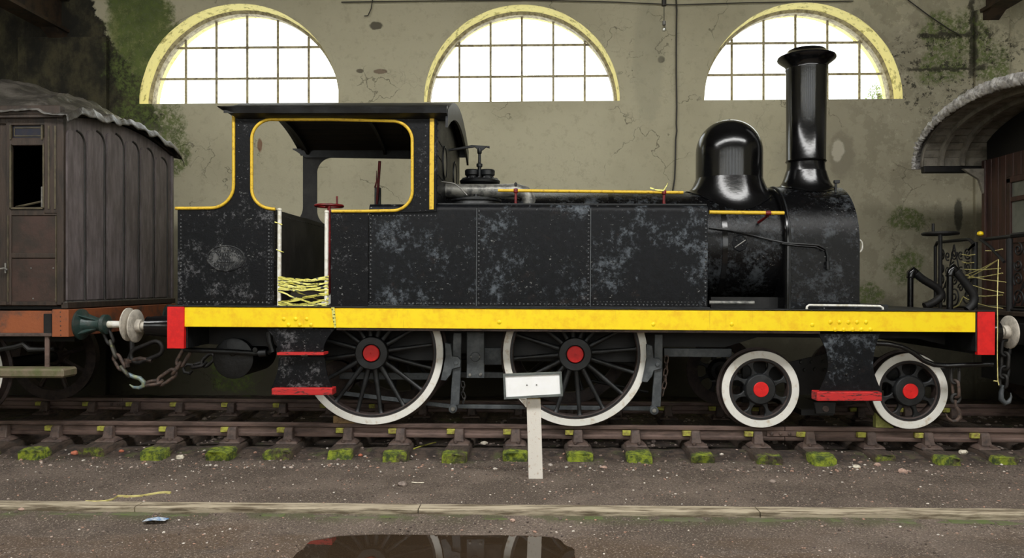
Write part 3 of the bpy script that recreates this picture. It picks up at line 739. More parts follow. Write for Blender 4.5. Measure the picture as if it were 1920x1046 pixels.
# wheels
def wheel(px, py, r, kind):
    Xw = lx(px, 8.2, py); zc = untilt(P(px, py, 8.2).x, 0, zr(P(px, py, 8.2).x)).z + r
    nm = 'driving_wheel' if kind == 'd' else 'bogie_wheel'
    yo = 8.18; O = (Xw, YC, zc); c = (Xw, 0, zc); N = 96
    wr = r - (.078 if kind == 'd' else .082)
    mb = MB(); mb.loft([[(c[0] + q * math.cos(2 * PI * k / N), y, c[2] + q * math.sin(2 * PI * k / N)) for k in range(N)]
        for q, y in ((wr - .035, yo + .02), (wr - .028, yo + .012), (wr, yo + .004), (r - .004, yo + .004), (r, yo + .01), (r + .002, yo + .10), (r + .026, yo + .115), (r + .024, yo + .14), (r - .05, yo + .14), (wr - .035, yo + .12))], True, False, True)
    Wp = part(nm, mb, 'rust', origin=O, ang=30)
    mb = MB(); mb.loft([[(c[0] + q * math.cos(2 * PI * k / N), y, c[2] + q * math.sin(2 * PI * k / N)) for k in range(N)]
        for q, y in ((wr, yo + .01), (wr + .003, yo - .001), (r - .006, yo - .001), (r - .002, yo + .006))], True, False, True)
    part('white_rim', mb, 'white', Wp, ang=50)
    mb = MB(); mb.ring(c, wr - .022, wr - .002, yo + .006, yo + .03, N); part('rim_lip', mb, 'black', Wp)
    if kind == 'd':
        off = 8 if px < 900 else 5; nS = 16
        a0 = math.radians(off); d = Vector((math.cos(a0), 0, math.sin(a0)))
        mb = MB(); ctr = Vector((Xw, 0, zc)); pts = [ctr + d * q + Vector((0, yo + .055, 0)) for q in (.12, .2, .4, .6, wr - .05, wr - .03)]
        mb.tube(pts, [.032, .026, .0215, .019, .020, .032], 10, sy=1.15)
        sp0 = part('spoke', mb, 'black', Wp, ang=60, origin=O)
        for k in range(1, nS): inst(sp0, Matrix.Translation(O) @ Matrix.Rotation(-2 * PI * k / nS, 4, 'Y'), Wp)
        mb = MB(); mb.lathe([(.12, .16), (.17, .16), (.178, .10), (.178, -.02), (.168, -.032), (.10, -.034), (.09, -.02), (.088, -.02)], (Xw, yo, zc), 'y', 48); part('hub', mb, 'black', Wp)
        mb = MB(); mb.lathe([(.088, 0), (.088, -.040), (.082, -.046), (.010, -.046), (.008, -.040)], (Xw, yo, zc), 'y', 40); part('axle_end', mb, 'red', Wp, label='round red axle end')
    else:
        nS = 8; hb = .150
        for k in range(nS):
            a0 = math.radians(20 + k * 45); ca, sa = math.cos(a0), math.sin(a0); L1 = []; R1 = []
            for j in range(9):
                t = j / 8; q = lerp(hb - .01, wr - .022, t); hw = .019 + .040 * abs(2 * t - 1) ** 2.4 + .018 * max(0, 2 * t - 1) ** 3
                L1.append((q, hw)); R1.append((q, -hw))
            poly = [(Xw + q * ca - h * sa, zc + q * sa + h * ca) for q, h in L1 + R1[::-1]]
            mb = MB(); mb.prism(poly, yo + .03, yo + .075); part('spoke', mb, 'black', Wp, bev=.008)
        mb = MB(); mb.lathe([(.12, .14), (.162, .10), (.165, .015), (.155, -.006), (.148, -.012), (.10, -.014)], (Xw, yo, zc), 'y', 48); part('hub', mb, 'black', Wp)
        mb = MB(); mb.lathe([(.080, 0), (.080, -.020), (.076, -.024), (.007, -.024), (.006, -.02)], (Xw, yo, zc), 'y', 40); part('axle_end', mb, 'red', Wp, label='round red axle end')
    # the wheel on the far rail
    Rm = Matrix.Translation(O) @ Matrix.Rotation(PI, 4, 'Z') @ Matrix.Translation(-Vector(O))
    W2 = inst(Wp, Rm @ Matrix.Translation(O), LOCO)
    for ch in [o for o in COL.objects if o.parent == Wp]:
        inst(ch, Rm @ world_of(ch), W2)
    mb = MB(); mb.cyl((Xw, 8.28, zc), (Xw, 9.94, zc), .075, 20); part('axle', mb, 'frame')
    mb = MB(); mb.box(Xw - .13, Xw + .13, 8.42, 8.50, zc - .18, zc + .3); part('axle_box', mb, 'frame', bev=.01)
    return Xw, zc
for a in ((698, 661, .768, 'd'), (1078, 663, .768, 'd'), (1425, 730, .408, 'b'), (1704, 733, .400, 'b')): wheel(*a)

# brake gear
def plate(name, pts, y0, y1, mat, par=LOCO, Y=None, bev=.005, **k):
    Y = Y or y0; mb = MB(); mb.prism([(L(a, b, Y).x, L(a, b, Y).z) for a, b in pts], y0, y1); return part(name, mb, mat, par, bev=bev, **k)
def disc(name, px, py, r, y0, y1, mat, par=LOCO, n=24):
    p = L(px, py, y0); mb = MB(); mb.lathe([(r, y1 - y0), (r, .004), (r * .92, 0), (r * .2, -.002)], (p.x, y0, p.z), 'y', n); return part(name, mb, mat, par)
for sx, sy in ((0, 0), (378, 3)):
    def Q(pts): return [(a + sx, b + sy) for a, b in pts]
    hg = plate('brake_hanger', Q([(850, 624), (865, 624), (864, 700), (861, 760), (844, 760), (848, 700), (849, 645)]), 8.16, 8.20, 'grey')
    plate('brake_block', Q([(834, 642), (845, 645), (848, 668), (858, 668), (864, 676), (863, 688), (848, 692), (845, 702), (836, 714), (826, 713), (831, 690), (835, 668)]), 8.13, 8.22, 'grey', hg)
    disc('pivot_bolt', 855 + sx, 680 + sy, .022, 8.115, 8.14, 'grey', hg, 12)
    disc('bottom_pin', 849 + sx, 767 + sy, .045, 8.11, 8.2, 'grey', hg); disc('pin_nut', 849 + sx, 767 + sy, .024, 8.09, 8.12, 'steel', hg, 6)
for a, b, c, d in ((856, 760, 1222, 764), (640, 735, 846, 760)):
    p, q = L(a, b, 8.3), L(c, d, 8.3)
    mb = MB(); mb.prism([(p.x, p.z - .045), (q.x, q.z - .045), (q.x, q.z + .0), (p.x, p.z + .0)], 8.36, 8.385); part('brake_pull_rod', mb, 'grey', bev=.004)
hp = plate('horn_plate', [(875, 622), (908, 622), (908, 709), (875, 709)], 8.20, 8.25, 'grey')
disc('inspection_cap', 891, 669, .052, 8.185, 8.2, 'grey', hp)
for a, b in ((881, 703), (901, 702), (883, 669), (899, 669)): disc('bolt', a, b, .017 if b > 690 else .010, 8.18, 8.2, 'steel', hp, 8)
# motion seen through the spokes
for a, b, c, d, t in ((610, 650, 760, 675, .09), (760, 675, 900, 664, .12), (990, 645, 1220, 690, .07), (1100, 710, 1215, 735, .04), (640, 720, 720, 690, .10)):
    p, q = L(a, b, 9.2), L(c, d, 9.2)
    mb = MB(); mb.cyl((p.x, 9.1, p.z), (q.x, 9.2, q.z), t * .45, 10); part('motion_rod', mb, 'frame')
mb = MB(); p = L(640, 705, 9.0); mb.lathe([(.20, 0), (.2, .12), (.1, .13)], (p.x, 8.8, p.z), 'y', 24); part('eccentric', mb, 'rust')
# bogie frame
mb = MB(); mb.prism([(lx(1330, 8.5), .72), (lx(1390, 8.5), .66), (lx(1470, 8.5), .74), (lx(1500, 8.5), .58), (lx(1640, 8.5), .58), (lx(1665, 8.5), .74), (lx(1760, 8.5), .66), (lx(1790, 8.5), .9), (lx(1560, 8.5), 1.05)], 8.44, 8.47); BF = part('bogie_frame', mb, 'frame')
for a, b in ((1503, 679), (1523, 679), (1545, 678), (1510, 694), (1529, 693), (1548, 694)): disc('bolt', a, b, .022, 8.42, 8.44, 'frame', BF, 8)
plate('bogie_step_bracket', [(1527, 755), (1568, 755), (1566, 776), (1530, 776)], 8.3, 8.34, 'frame'); disc('bracket_bolt', 1549, 767, .032, 8.28, 8.3, 'chair')
mb = MB(); mb.box(lx(1500, 8.5), lx(1560, 8.5), 8.44, 9.8, .36, .42); part('bogie_stay', mb, 'frame')

# steps
def hour(top, mid, bot, y0, y1, ym):
    (a, b), (c, d), (e_, f_) = top, mid, bot; n = 10; Lf = []; Rt = []
    for i in range(n + 1):
        t = i / n; y = lerp(y0, y1, t)
        if y < ym: u = (y - y0) / (ym - y0); s_ = math.sin(u * PI / 2); Lf.append((lerp(a, c, s_), y)); Rt.append((lerp(b, d, s_), y))
        else: u = (y - ym) / max(1, y1 - ym); s_ = 1 - math.cos(u * PI / 2); Lf.append((lerp(c, e_, s_), y)); Rt.append((lerp(d, f_, s_), y))
    return Lf + Rt[::-1]
S1 = plate('cab_step', hour((500, 628), (521, 607), (521, 607), 616, 664, 655), YV + .03, YV + .045, 'bunker', bev=0)
plate('step_tread', [(519, 661), (607, 661), (607, 666), (519, 666)], YV - .06, YV + .12, 'red_worn', S1, bev=.003)
plate('step_plate', hour((524, 606), (522, 610), (508, 624), 668, 729, 680), YV + .03, YV + .045, 'bunker', S1, bev=0)
plate('step_tread', [(509, 728), (623, 728), (623, 741), (509, 741)], YV - .06, YV + .10, 'red_worn', S1, bev=.006)
S2 = plate('front_step', hour((1535, 1650), (1553, 1637), (1534, 1655), 626, 737, 680), YV + .03, YV + .045, 'tank', bev=0)
plate('step_tread', [(1532, 735), (1654, 735), (1654, 752), (1532, 752)], YV - .06, YV + .10, 'red_worn', S2, bev=.006)
p = L(1587, 702, YV + .028); mb = MB(); dome_rivets(mb, p, .018); part('bolt', mb, 'black', S2)
# drum under the bunker
p = L(437, 672, 8.35); DR = MB(); DR.lathe([(.05, -.012), (.20, -.008), (.222, 0), (.226, .03), (.216, .04), (.216, .78), (.1, .8)], (p.x, 8.35, p.z), 'y', 48)
DR = part('brake_cylinder', DR, 'black'); mb = MB(); mb.lathe([(.03, 0), (.03, -.02), (.015, -.03)], (p.x, 8.34, p.z + .055), 'y', 12); part('boss', mb, 'black', DR)
mb = MB(); mb.tube([L(a, b, 8.15) for a, b in ((345, 655), (380, 657), (430, 659), (478, 662), (505, 660), (516, 648))], .028, 12); pp = part('brake_pipe', mb, 'black')
disc('pipe_bolt', 478, 656, .028, 8.11, 8.14, 'black', pp)
mb = MB(); mb.tube([L(a, b, 8.1) for a, b in ((486, 662), (500, 661))], .042, 12); part('pipe_union', mb, 'black', pp)
mb = MB(); q = L(505, 636, 8.1); mb.tube([L(504, 622, 8.1), L(506, 640, 8.1), L(512, 660, 8.1)], .035, 10); part('pipe_elbow', mb, 'black', pp)
# front pipe sweeping over the last wheel
mb = MB(); mb.tube([L(a, b, 7.96) for a, b in ((1636, 643), (1665, 645), (1690, 650), (1712, 661), (1732, 676), (1752, 684), (1775, 686), (1815, 684), (1861, 683))], .025, 12); part('sanding_pipe', mb, 'gloss')
mb = MB(); mb.tube([L(a, b, 7.92) for a, b in ((1512, 583), (1513, 575), (1517, 572), (1560, 572.5), (1610, 573), (1650, 574), (1655, 577), (1656, 584))], .012, 10); part('grab_rail', mb, 'white_post', label='low white grab rail')

# tanks
ZT = lz(383, YS + .06, 1000)
RT = .075
def tank_prof(side=1, yin=8.47):
    y0 = YS + .02
    pr = [(y0, ZD + .012)] + [(y0, ZT - RT)] + [(y0 + RT - RT * math.cos(t * PI / 12), ZT - RT + RT * math.sin(t * PI / 12)) for t in range(1, 7)] + [(yin, ZT), (yin, ZD + .012)]
    return pr if side > 0 else [(2 * YC - a, b) for a, b in pr]
seams = [lx(690, YS), lx(893, YS), lx(1107, YS), lx(1327.5, YS)]
RV = MB()
for a, b in zip(seams, seams[1:]):
    mb = MB(); mb.prism(tank_prof(), a + .0015, b - .0015, 'x'); part('tank_plate', mb, 'tank', ang=30)
mb = MB(); mb.prism(tank_prof(-1), lx(620, YS), seams[-1], 'x'); part('far_tank', mb, 'tank', ang=30)
ys_ = YS + .02
for x in (seams[0] + .02, seams[1] + .022, seams[2] - .022, seams[3] - .022): rivet_line(RV, (x, ys_, ZD + .06), (x, ys_, ZT - RT), .042, .0115)
rivet_line(RV, (seams[1] - .03, ys_, ZD + .04), (seams[1] - .03, ys_, ZD + .05), .04, .008)
rivet_line(RV, (seams[0], ys_, ZD + .045), (seams[3] - .02, ys_, ZD + .045), .042, .0115); rivet_line(RV, (seams[2], ys_, ZD + .075), (seams[3] - .02, ys_, ZD + .075), .034, .0075)
rivet_line(RV, (seams[0], ys_ + .002, lz(404, YS, 750)), (lx(815, YS), ys_ + .002, lz(404, YS, 750)), .042, .0115)
for i, x in enumerate(seams[1:3]):
    mb = MB(); mb.box(x - .004, x + .004, ys_ - .008, ys_ + .002, ZD + .012, ZT - RT * .6); part('seam_strip', mb, 'grey')
mb = MB(); mb.box(seams[0], seams[3] + .02, ys_ - .03, ys_ + .01, ZD + .013, ZD + .026); part('foot_angle', mb, 'black', bev=.003)
mb = MB(); mb.box(lx(812, YS), seams[3], ys_ + .06, ys_ + .075, ZT, ZT + .012); part('top_strip', mb, 'black')
part('tank_rivets', RV, 'rivet', kind='stuff')
# filler lid
p = L(893, 372, 8.22); mb = MB(); mb.lathe([(.25, 0), (.26, .01), (.25, .05), (.27, .055), (.27, .075), (.1, .10), (.02, .105)], (p.x, 8.24, ZT), 'z', 48); FL = part('filler_lid', mb, 'black')
mb = MB(); mb.lathe([(.03, 0), (.03, .03), (.01, .035)], (p.x, 8.2, ZT + .10), 'z', 10); part('lid_knob', mb, 'black', FL)

# boiler, smokebox
BZ = lz(460, YC, 1400) + .0; 
BZ = 2.21; BR = .64
XCF = lx(818, YS)                                # cab front
XS0 = lx(1480, 8.41, 500); XS1 = lx(1612, 8.41, 500)
mb = MB(); mb.lathe([(BR, XCF), (BR, XS0 + .02)], (0, YC, BZ), 'x', 96); part('boiler', mb, 'smokebox')
for px in (990, 1140, 1335):
    x = lx(px, YC, 380); mb = MB(); mb.lathe([(BR, x - .03), (BR + .008, x - .028), (BR + .008, x + .028), (BR, x + .03)], (0, YC, BZ), 'x', 96, cap=False); part('boiler_band', mb, 'gloss')
def arch(R, zb, n=36): return [(YC - R, zb)] + [(YC - R * math.cos(PI * k / n), BZ + R * math.sin(PI * k / n)) for k in range(n + 1)] + [(YC + R, zb)]
SR = .70
mb = MB(); mb.prism(arch(SR, ZD), XS0, XS1, 'x'); SB = part('smokebox', mb, 'smokebox', ang=25)
mb = MB(); mb.loft([[(x, a, b) for a, b in arch(q, ZD)] for q, x in ((SR - .02, XS0 - .055), (SR - .012, XS0 - .05), (SR + .0, XS0 - .035), (SR - .015, XS0 - .02), (SR - .01, XS0 + .002))]); part('smokebox_ring', mb, 'gloss', SB, ang=40)
mb = MB(); mb.loft([[(x, a, b) for a, b in arch(q, ZD)] for q, x in ((SR + .008, XS0), (SR + .012, XS0 + .008), (SR + .008, XS0 + .016))]); part('edge_band', mb, 'black', SB, ang=40)
mb = MB(); mb.box(XS0, XS1 + .005, YC - SR - .008, YC - SR + .01, ZD, ZD + .075); part('base_strip', mb, 'tank', SB, bev=.003)
mb = MB(); mb.lathe([(.56, 0), (.56, .03), (.50, .07), (.3, .11), (.02, .12)], (XS1, YC, BZ - .03), 'x', 64); part('smokebox_door', mb, 'gloss', SB)
p = L(1617, 461, 8.5); mb = MB()
mb.tube([(XS1 + .03 + .035 * math.sin(a_ * PI / 12) * 1.0, 8.50, p.z + .065 * math.cos(a_ * PI / 12)) for a_ in range(0, 13)], .009, 8); part('door_handle', mb, 'white_post', SB)
mb = MB(); mb.box(XS1 - .02, XS1 + .35, YC - .6, YC + .6, ZD, ZD + .05); part('drip_tray', mb, 'black', SB)
RV = MB(); rivet_line(RV, (XS0 + .03, YC - SR - .003, ZD + .1), (XS0 + .03, YC - SR - .003, BZ), .06, .007); part('rivets', RV, 'smokebox', SB, kind='stuff')
# saddle flare between boiler and running plate
mb = MB(); mb.box(lx(1330, 8.7), XS0 - .05, 8.62, 9.6, ZD, ZD + .12); part('boiler_cradle', mb, 'frame')
mb = MB(); mb.cyl((lx(1328, 8.5), 8.46, lz(567, 8.5, 1350)), (lx(1412, 8.5), 8.46, lz(567, 8.5, 1350)), .022, 10); part('feed_pipe', mb, 'white_pipe')
# chimney
CX = L(1511, 300, YC).x; zt0 = L(1511, 95, YC).z; zc0 = BZ + SR
def zch(py): return L(1511, py, YC).z
prof = []
for k in range(7):
    t = k / 6; prof.append((.315 - .105 * math.sin(t * PI / 2) ** .8, lerp(zc0 - .06, zch(306), t)))
prof += [(.222, zch(305)), (.230, zch(303)), (.221, zch(301)), (.222, zch(230)), (.228, zch(135)), (.236, zch(132)), (.236, zch(129)), (.229, zch(127)), (.232, zch(122))]
CH = MB(); CH.lathe([(r, z) for r, z in prof], (CX, YC, 0), 'z', 64); CHo = part('chimney', CH, 'gloss', ang=40)
mb = MB(); mb.lathe([(.229, zch(129)), (.24, zch(124)), (.275, zch(119)), (.318, zch(114)), (.328, zch(111)), (.322, zch(108)), (.27, zch(104)), (.225, zch(99)), (.21, zch(95.5)), (.18, zch(95)), (.17, zch(98)), (.17, zch(118))], (CX, YC, 0), 'z', 64); part('chimney_cap', mb, 'gloss', CHo, ang=40)
# saddle flange of the chimney draped on the smokebox
def drape(name, cx, r_in, z_in, r_out, Rb, lift, mat, nr=8, thick=.012, squash=1.0):
    rings = []
    for k in range(nr + 1):
        t = k / nr; rr = lerp(r_in, r_out, t); ring = []
        for j in range(64):
            a = 2 * PI * j / 64; x = cx + rr * math.cos(a); dy = rr * squash * math.sin(a); zs = BZ + math.sqrt(max(0, Rb * Rb - dy * dy)) + lift
            z = zs + (z_in - zs) * (1 - t) ** 2.6
            ring.append((x, YC + dy, z))
        rings.append(ring)
    m_ = MB(); m_.loft(rings, True, False); return part(name, m_, mat, ang=60)
fl_ = drape('chimney_saddle', CX, .225, zch(322), .345, SR, .006, 'gloss'); 
for a in (40, 140, 220, 320):
    q = math.radians(a); x = CX + .325 * math.cos(q); dy = .325 * math.sin(q); mb = MB(); dome_rivets(mb, (x, YC + dy, BZ + math.sqrt(SR * SR - dy * dy) + .006), .02, 'z'); part('bolt', mb, 'black', CHo)
# dome
DX = L(1367, 300, YC).x; RD = 60.5 * YC / F
zd_top = L(1367, 226, YC).z; prof = []
zcyl = zd_top - RD * 1.0
prof = [(RD, 2.95), (RD, zcyl - .05)] + [(RD * math.cos(t * PI / 24) ** .92, zcyl + RD * 1.0 * math.sin(t * PI / 24)) for t in range(0, 12)] + [(.02, zd_top)]
mb = MB(); mb.lathe(prof, (DX, YC, 0), 'z', 80); DO = part('steam_dome', mb, 'gloss', ang=60)
drape('dome_flare', DX, RD - .002, 3.02, RD + .13, BR, .01, 'gloss', 14)
mb = MB(); dome_rivets(mb, (DX, YC, zd_top), .014, 'z', .02); part('stud', mb, 'black', DO)
# lamp iron, thin pipe, boss, handrails
p = L(1567, 352, 8.75); mb = MB(); mb.box(p.x - .012, p.x + .012, 8.74, 8.76, BZ + .6, p.z + .06); mb.box(p.x - .02, p.x + .04, 8.73, 8.77, p.z + .05, p.z + .085); part('lamp_iron', mb, 'black', SB, bev=.003)
mb = MB(); mb.tube([L(a, b, y) for a, b, y in ((1329, 427, 8.49), (1370, 432, 8.475), (1410, 441, 8.46), (1445, 450, 8.44), (1475, 456, 8.39), (1510, 458, 8.39), (1535, 460, 8.39), (1548, 467, 8.39), (1552, 480, 8.39), (1552, 500, 8.39))], .011, 8); tp = part('oil_pipe', mb, 'black')
mb = MB(); mb.tube([L(a, b, 8.38) for a, b in ((1466, 457), (1500, 461), (1530, 463), (1545, 470))], .007, 8); part('oil_pipe', mb, 'black')
mb = MB(); mb.cyl(L(1552, 490, 8.38), L(1552, 505, 8.38), .022, 10); part('oil_union', mb, 'black', tp)
p = L(1387, 456, 8.47); mb = MB(); mb.lathe([(.095, .05), (.095, 0), (.085, -.008), (.02, -.01)], (p.x, 8.475, p.z), 'y', 8); wp = part('washout_cover', mb, 'tank')
mb = MB(); a_, b_ = L(1378, 464, 8.46), L(1398, 450, 8.46); mb.cyl((a_.x, 8.462, a_.z), (b_.x, 8.462, b_.z), .006, 6); part('cover_bar', mb, 'steel', wp)
for a, b in ((1381, 451), (1392, 461)):
    mb = MB(); dome_rivets(mb, (L(a, b, 8.465).x, 8.465, L(a, b, 8.465).z), .012); part('bolt', mb, 'black', wp)
mb = MB(); mb.cyl(L(1330, 398, 8.25), L(1470, 399.5, 8.25), .0205, 12); hr = part('handrail', mb, 'bead', label='short yellow boiler handrail')
p = L(1440, 399.5, 8.25); mb = MB(); mb.tube([(p.x, p.y, p.z), (p.x, p.y + .01, p.z - .03), (p.x - .03, 8.49, p.z - .08)], [.016, .013, .016], 10); mb.lathe([(.024, -.028), (.026, 0), (.024, .028)], (p.x, p.y, p.z), 'x', 12); part('handrail_knob', mb, 'darkred', hr)
YH_ = 8.02
mb = MB(); mb.cyl(L(934, 357, YH_), L(1281, 361, YH_), .0165, 12); hr2 = part('handrail', mb, 'bead', label='long yellow handrail above the tank')
for px in (967, 1245):
    p = L(px, 357.5 if px < 1000 else 360.5, YH_); mb = MB(); mb.tube([(p.x, YH_, ZT - .03), (p.x, YH_, p.z - .02)], [.017, .012], 10); mb.lathe([(.006, -.028), (.024, -.02), (.028, 0), (.022, .02), (.006, .028)], (p.x, YH_, p.z), 'z', 12); part('handrail_stanchion', mb, 'darkred', hr2)
p = L(967, 346, YH_); mb = MB(); mb.lathe([(.012, -.02), (.016, 0), (.014, .016), (.004, .024)], p, 'z', 8); part('finial', mb, 'black', hr2)
# pale lagged pipe on the boiler shoulder
mb = MB(); mb.tube([L(a, b, 8.72) for a, b in ((822, 357), (870, 358), (930, 358), (968, 357), (984, 361), (991, 371), (992, 384))], .078, 20); part('lagged_pipe', mb, 'white_pipe', ang=60)
mb = MB(); mb.tube([L(a, b, 8.3) for a, b in ((818, 339), (838, 342), (852, 344), (862, 352), (876, 366))], .006, 8); part('injector_pipe', mb, 'steel')
# safety valve group
VX = L(900, 340, YC).x; VZ = BZ + BR
def vz(py): return L(900, py, YC).z
mb = MB(); mb.lathe([(.24, VZ - .05), (.19, vz(352)), (.17, vz(350)), (.235, vz(344)), (.24, vz(340)), (.22, vz(337)), (.05, vz(336))], (VX, YC, 0), 'z', 48); SV = part('safety_valve', mb, 'black')
for s_ in (-1, 1):
    mb = MB(); mb.lathe([(.07, vz(338)), (.072, vz(331)), (.088, vz(329)), (.09, vz(321)), (.08, vz(319)), (.03, vz(318))], (VX + s_ * .088, YC - .03, 0), 'z', 28); part('valve_pot', mb, 'black', SV)
mb = MB(); mb.lathe([(.020, vz(338)), (.022, vz(316)), (.036, vz(315)), (.036, vz(310)), (.018, vz(308)), (.016, vz(292)), (.026, vz(290)), (.028, vz(284)), (.014, vz(279))], (VX, YC - .10, 0), 'z', 16); part('spring_column', mb, 'black', SV)
a_, b_ = L(826, 284, YC - .1), L(918, 276, YC - .1)
mb = MB(); mb.prism([(a_.x, a_.z - .012), (lx(890, YC), vz(279)), (lx(897, YC), vz(285)), (lx(904, YC), vz(285)), (lx(911, YC), vz(279)), (b_.x, b_.z - .016), (b_.x, b_.z + .012), (lx(884, YC), vz(275)), (a_.x, a_.z + .010)], YC - .115, YC - .085); part('valve_lever', mb, 'black', SV, bev=.004)
RV = MB()
for k in range(20): dome_rivets(RV, (VX + .20 * math.cos(k * PI / 10), YC + .20 * math.sin(k * PI / 10), vz(337.5)), .018, 'z', .02)
part('flange_studs', RV, 'black', SV, kind='stuff')

# cab
def side_poly():
    pts = [(438, 214), (438, 345)]
    pts += [(438 - 43 + 43 * math.cos(math.radians(a)), 345 + 43 * math.sin(math.radians(a))) for a in range(10, 91, 10)]
    pts += [(333, 389), (333, 577), (513, 577), (513, 392)]
    pts += [(509 + 37 * math.cos(math.radians(a)), 354 + 37 * math.sin(math.radians(a))) for a in range(95, 181, 10)]
    pts += [(509 - 37 * math.cos(math.radians(a)), 261 - 37 * math.sin(math.radians(a))) for a in range(5, 91, 10)]
    pts += [(736 + 37 * math.cos(math.radians(a)), 264 - 37 * math.sin(math.radians(a))) for a in range(90, -1, -10)]
    pts += [(736 + 37 * math.cos(math.radians(a)), 358 + 37 * math.sin(math.radians(a))) for a in range(0, 91, 10)]
    pts += [(620, 397), (620, 577), (690, 577), (690, 400), (818, 396), (818, 220)]
    return pts
sp_ = [(L(a, b, YS).x, L(a, b, YS).z) for a, b in side_poly()]
mb = MB(); mb.prism(sp_, YS, YS + .02); CSD = part('cab_side', mb, 'bunker', smooth=False)
mb = MB(); mb.prism(sp_, YFAR - .02, YFAR); part('cab_side', mb, 'dark_interior', smooth=False)
def beadpath(pts, par=CSD, r=.0165):
    m_ = MB(); m_.tube([L(a, b, YS - .004) for a, b in pts], r, 10); return part('beading', m_, 'bead', par, label='yellow beading', ang=60)
beadpath([(438, 215), (438, 300), (438, 345)] + [(395 + 43 * math.cos(math.radians(a)), 347 + 43 * math.sin(math.radians(a))) for a in range(10, 91, 8)] + [(360, 390.5), (329, 390.5)])
beadpath([(516, 392), (508, 391.5)] + [(509 + 37 * math.cos(math.radians(a)), 354 + 37 * math.sin(math.radians(a))) for a in range(98, 181, 8)] + [(472, 300)]
         + [(509 - 37 * math.cos(math.radians(a)), 261 - 37 * math.sin(math.radians(a))) for a in range(2, 91, 8)] + [(620, 224)]
         + [(736 + 37 * math.cos(math.radians(a)), 264 - 37 * math.sin(math.radians(a))) for a in range(88, -1, -8)] + [(773, 310)]
         + [(736 + 37 * math.cos(math.radians(a)), 358 + 37 * math.sin(math.radians(a))) for a in range(2, 91, 8)] + [(680, 396), (622, 396)])
mb = MB(); a_, b_ = L(806, 222, YS), L(813.5, 393, YS); mb.box(a_.x, b_.x, YS - .012, YS, b_.z, a_.z); part('beading_strip', mb, 'bead', CSD, bev=.003, label='upright yellow strip')
RV = MB()
def rl(a, b, c, d, st=.042, r=.011): rivet_line(RV, L(a, b, YS), L(c, d, YS), st, r)
rl(339, 404, 508, 404, .09, .009); rl(339, 412, 339, 566, .036); rl(504, 404, 504, 568, .036); rl(509, 404, 509, 568, .036, .006); rl(339, 566, 508, 567, .042)
rl(447, 235, 450, 385, .12, .009); rl(798, 235, 798, 395, .10, .009); rl(788, 345, 788, 395, .06, .007)
part('side_rivets', RV, 'rivet', CSD, kind='stuff')
# oval plate with worn raised marks
p = L(424, 484, YS); OV = MB()
rings = []
OVn = 48
for q, d in ((1.0, 0), (1.0, -.010), (.94, -.012), (.90, -.006), (.3, -.006), (.02, -.006)):
    rings.append([(p.x + .20 * q * math.cos(2 * PI * k / OVn), YS + d, p.z + .135 * q * math.sin(2 * PI * k / OVn)) for k in range(OVn)])
OV.loft(rings); OV = part('oval_plate', OV, 'oval', CSD, label='worn oval maker plate painted over in black')
mk = MB(); rr = random.Random(3)
for row, nn, hz_ in ((.72, 22, 0), (.0, 8, .035), (.0, 10, -.03)):
    for k in range(nn):
        if row: a = PI * 2 * k / nn; x, z = p.x + .148 * math.cos(a), p.z + .096 * math.sin(a)
        else: x, z = p.x - .09 + .18 * k / (nn - 1), p.z + hz_
        mk.box(x - .006, x + .006 * rr.random() + .002, YS - .014, YS - .004, z - .010, z + .010 * rr.random() + .002)
part('raised_marks', mk, 'rivet', OV, kind='stuff')
# bunker box, footplate, cab interior
xb0, xb1 = lx(335, YS), lx(513, YS)
zbt = lz(392, YS, 420)
mb = MB(); mb.box(xb0, xb0 + .02, YS + .02, YFAR - .02, ZD, zbt); part('bunker_back', mb, 'bunker')
mb = MB(); mb.box(xb1 - .02, xb1, YS + .02, YFAR - .02, ZD, zbt + .0); BFt = part('bunker_front', mb, 'dark_interior')
RV = MB(); rivet_line(RV, (xb1, YS + .06, zbt - .05), (xb1, YFAR - .1, zbt - .05), .06, .009, 'x'); rivet_line(RV, (xb1, YS + .04, ZD + .05), (xb1, YS + .04, zbt - .05), .06, .009, 'x'); part('rivets', RV, 'dark_interior', BFt, kind='stuff')
mb = MB(); mb.box(xb0, xb1, YS + .02, YFAR - .02, ZD, ZD + .25); part('coal_floor', mb, 'dark_interior')
mb = MB(); mb.box(XCF - .02, XCF, YS + .05, YFAR - .05, ZD, ZT - .01); part('cab_bulkhead', mb, 'dark_interior')
mb = MB(); mb.box(xb1, XCF - .02, YS + .02, YFAR - .02, ZD, ZD + .02); part('footplate', mb, 'dark_interior')
xt = lx(640, YS)
for y0, y1 in ((YS + .03, 8.45), (9.77, YFAR - .03)):
    mb = MB(); mb.box(xt, XCF - .02, y0, y1, ZD + .02, ZT - .12); part('tank_extension', mb, 'dark_interior', bev=.01)
mb = MB(); mb.prism([(YC - .62, ZD + .02), (YC - .62, BZ)] + [(YC - .62 * math.cos(PI * k / 16), BZ + .62 * math.sin(PI * k / 16)) for k in range(1, 16)] + [(YC + .62, BZ), (YC + .62, ZD + .02)], XCF - .12, XCF - .02, 'x'); part('firebox_backhead', mb, 'dark_interior')
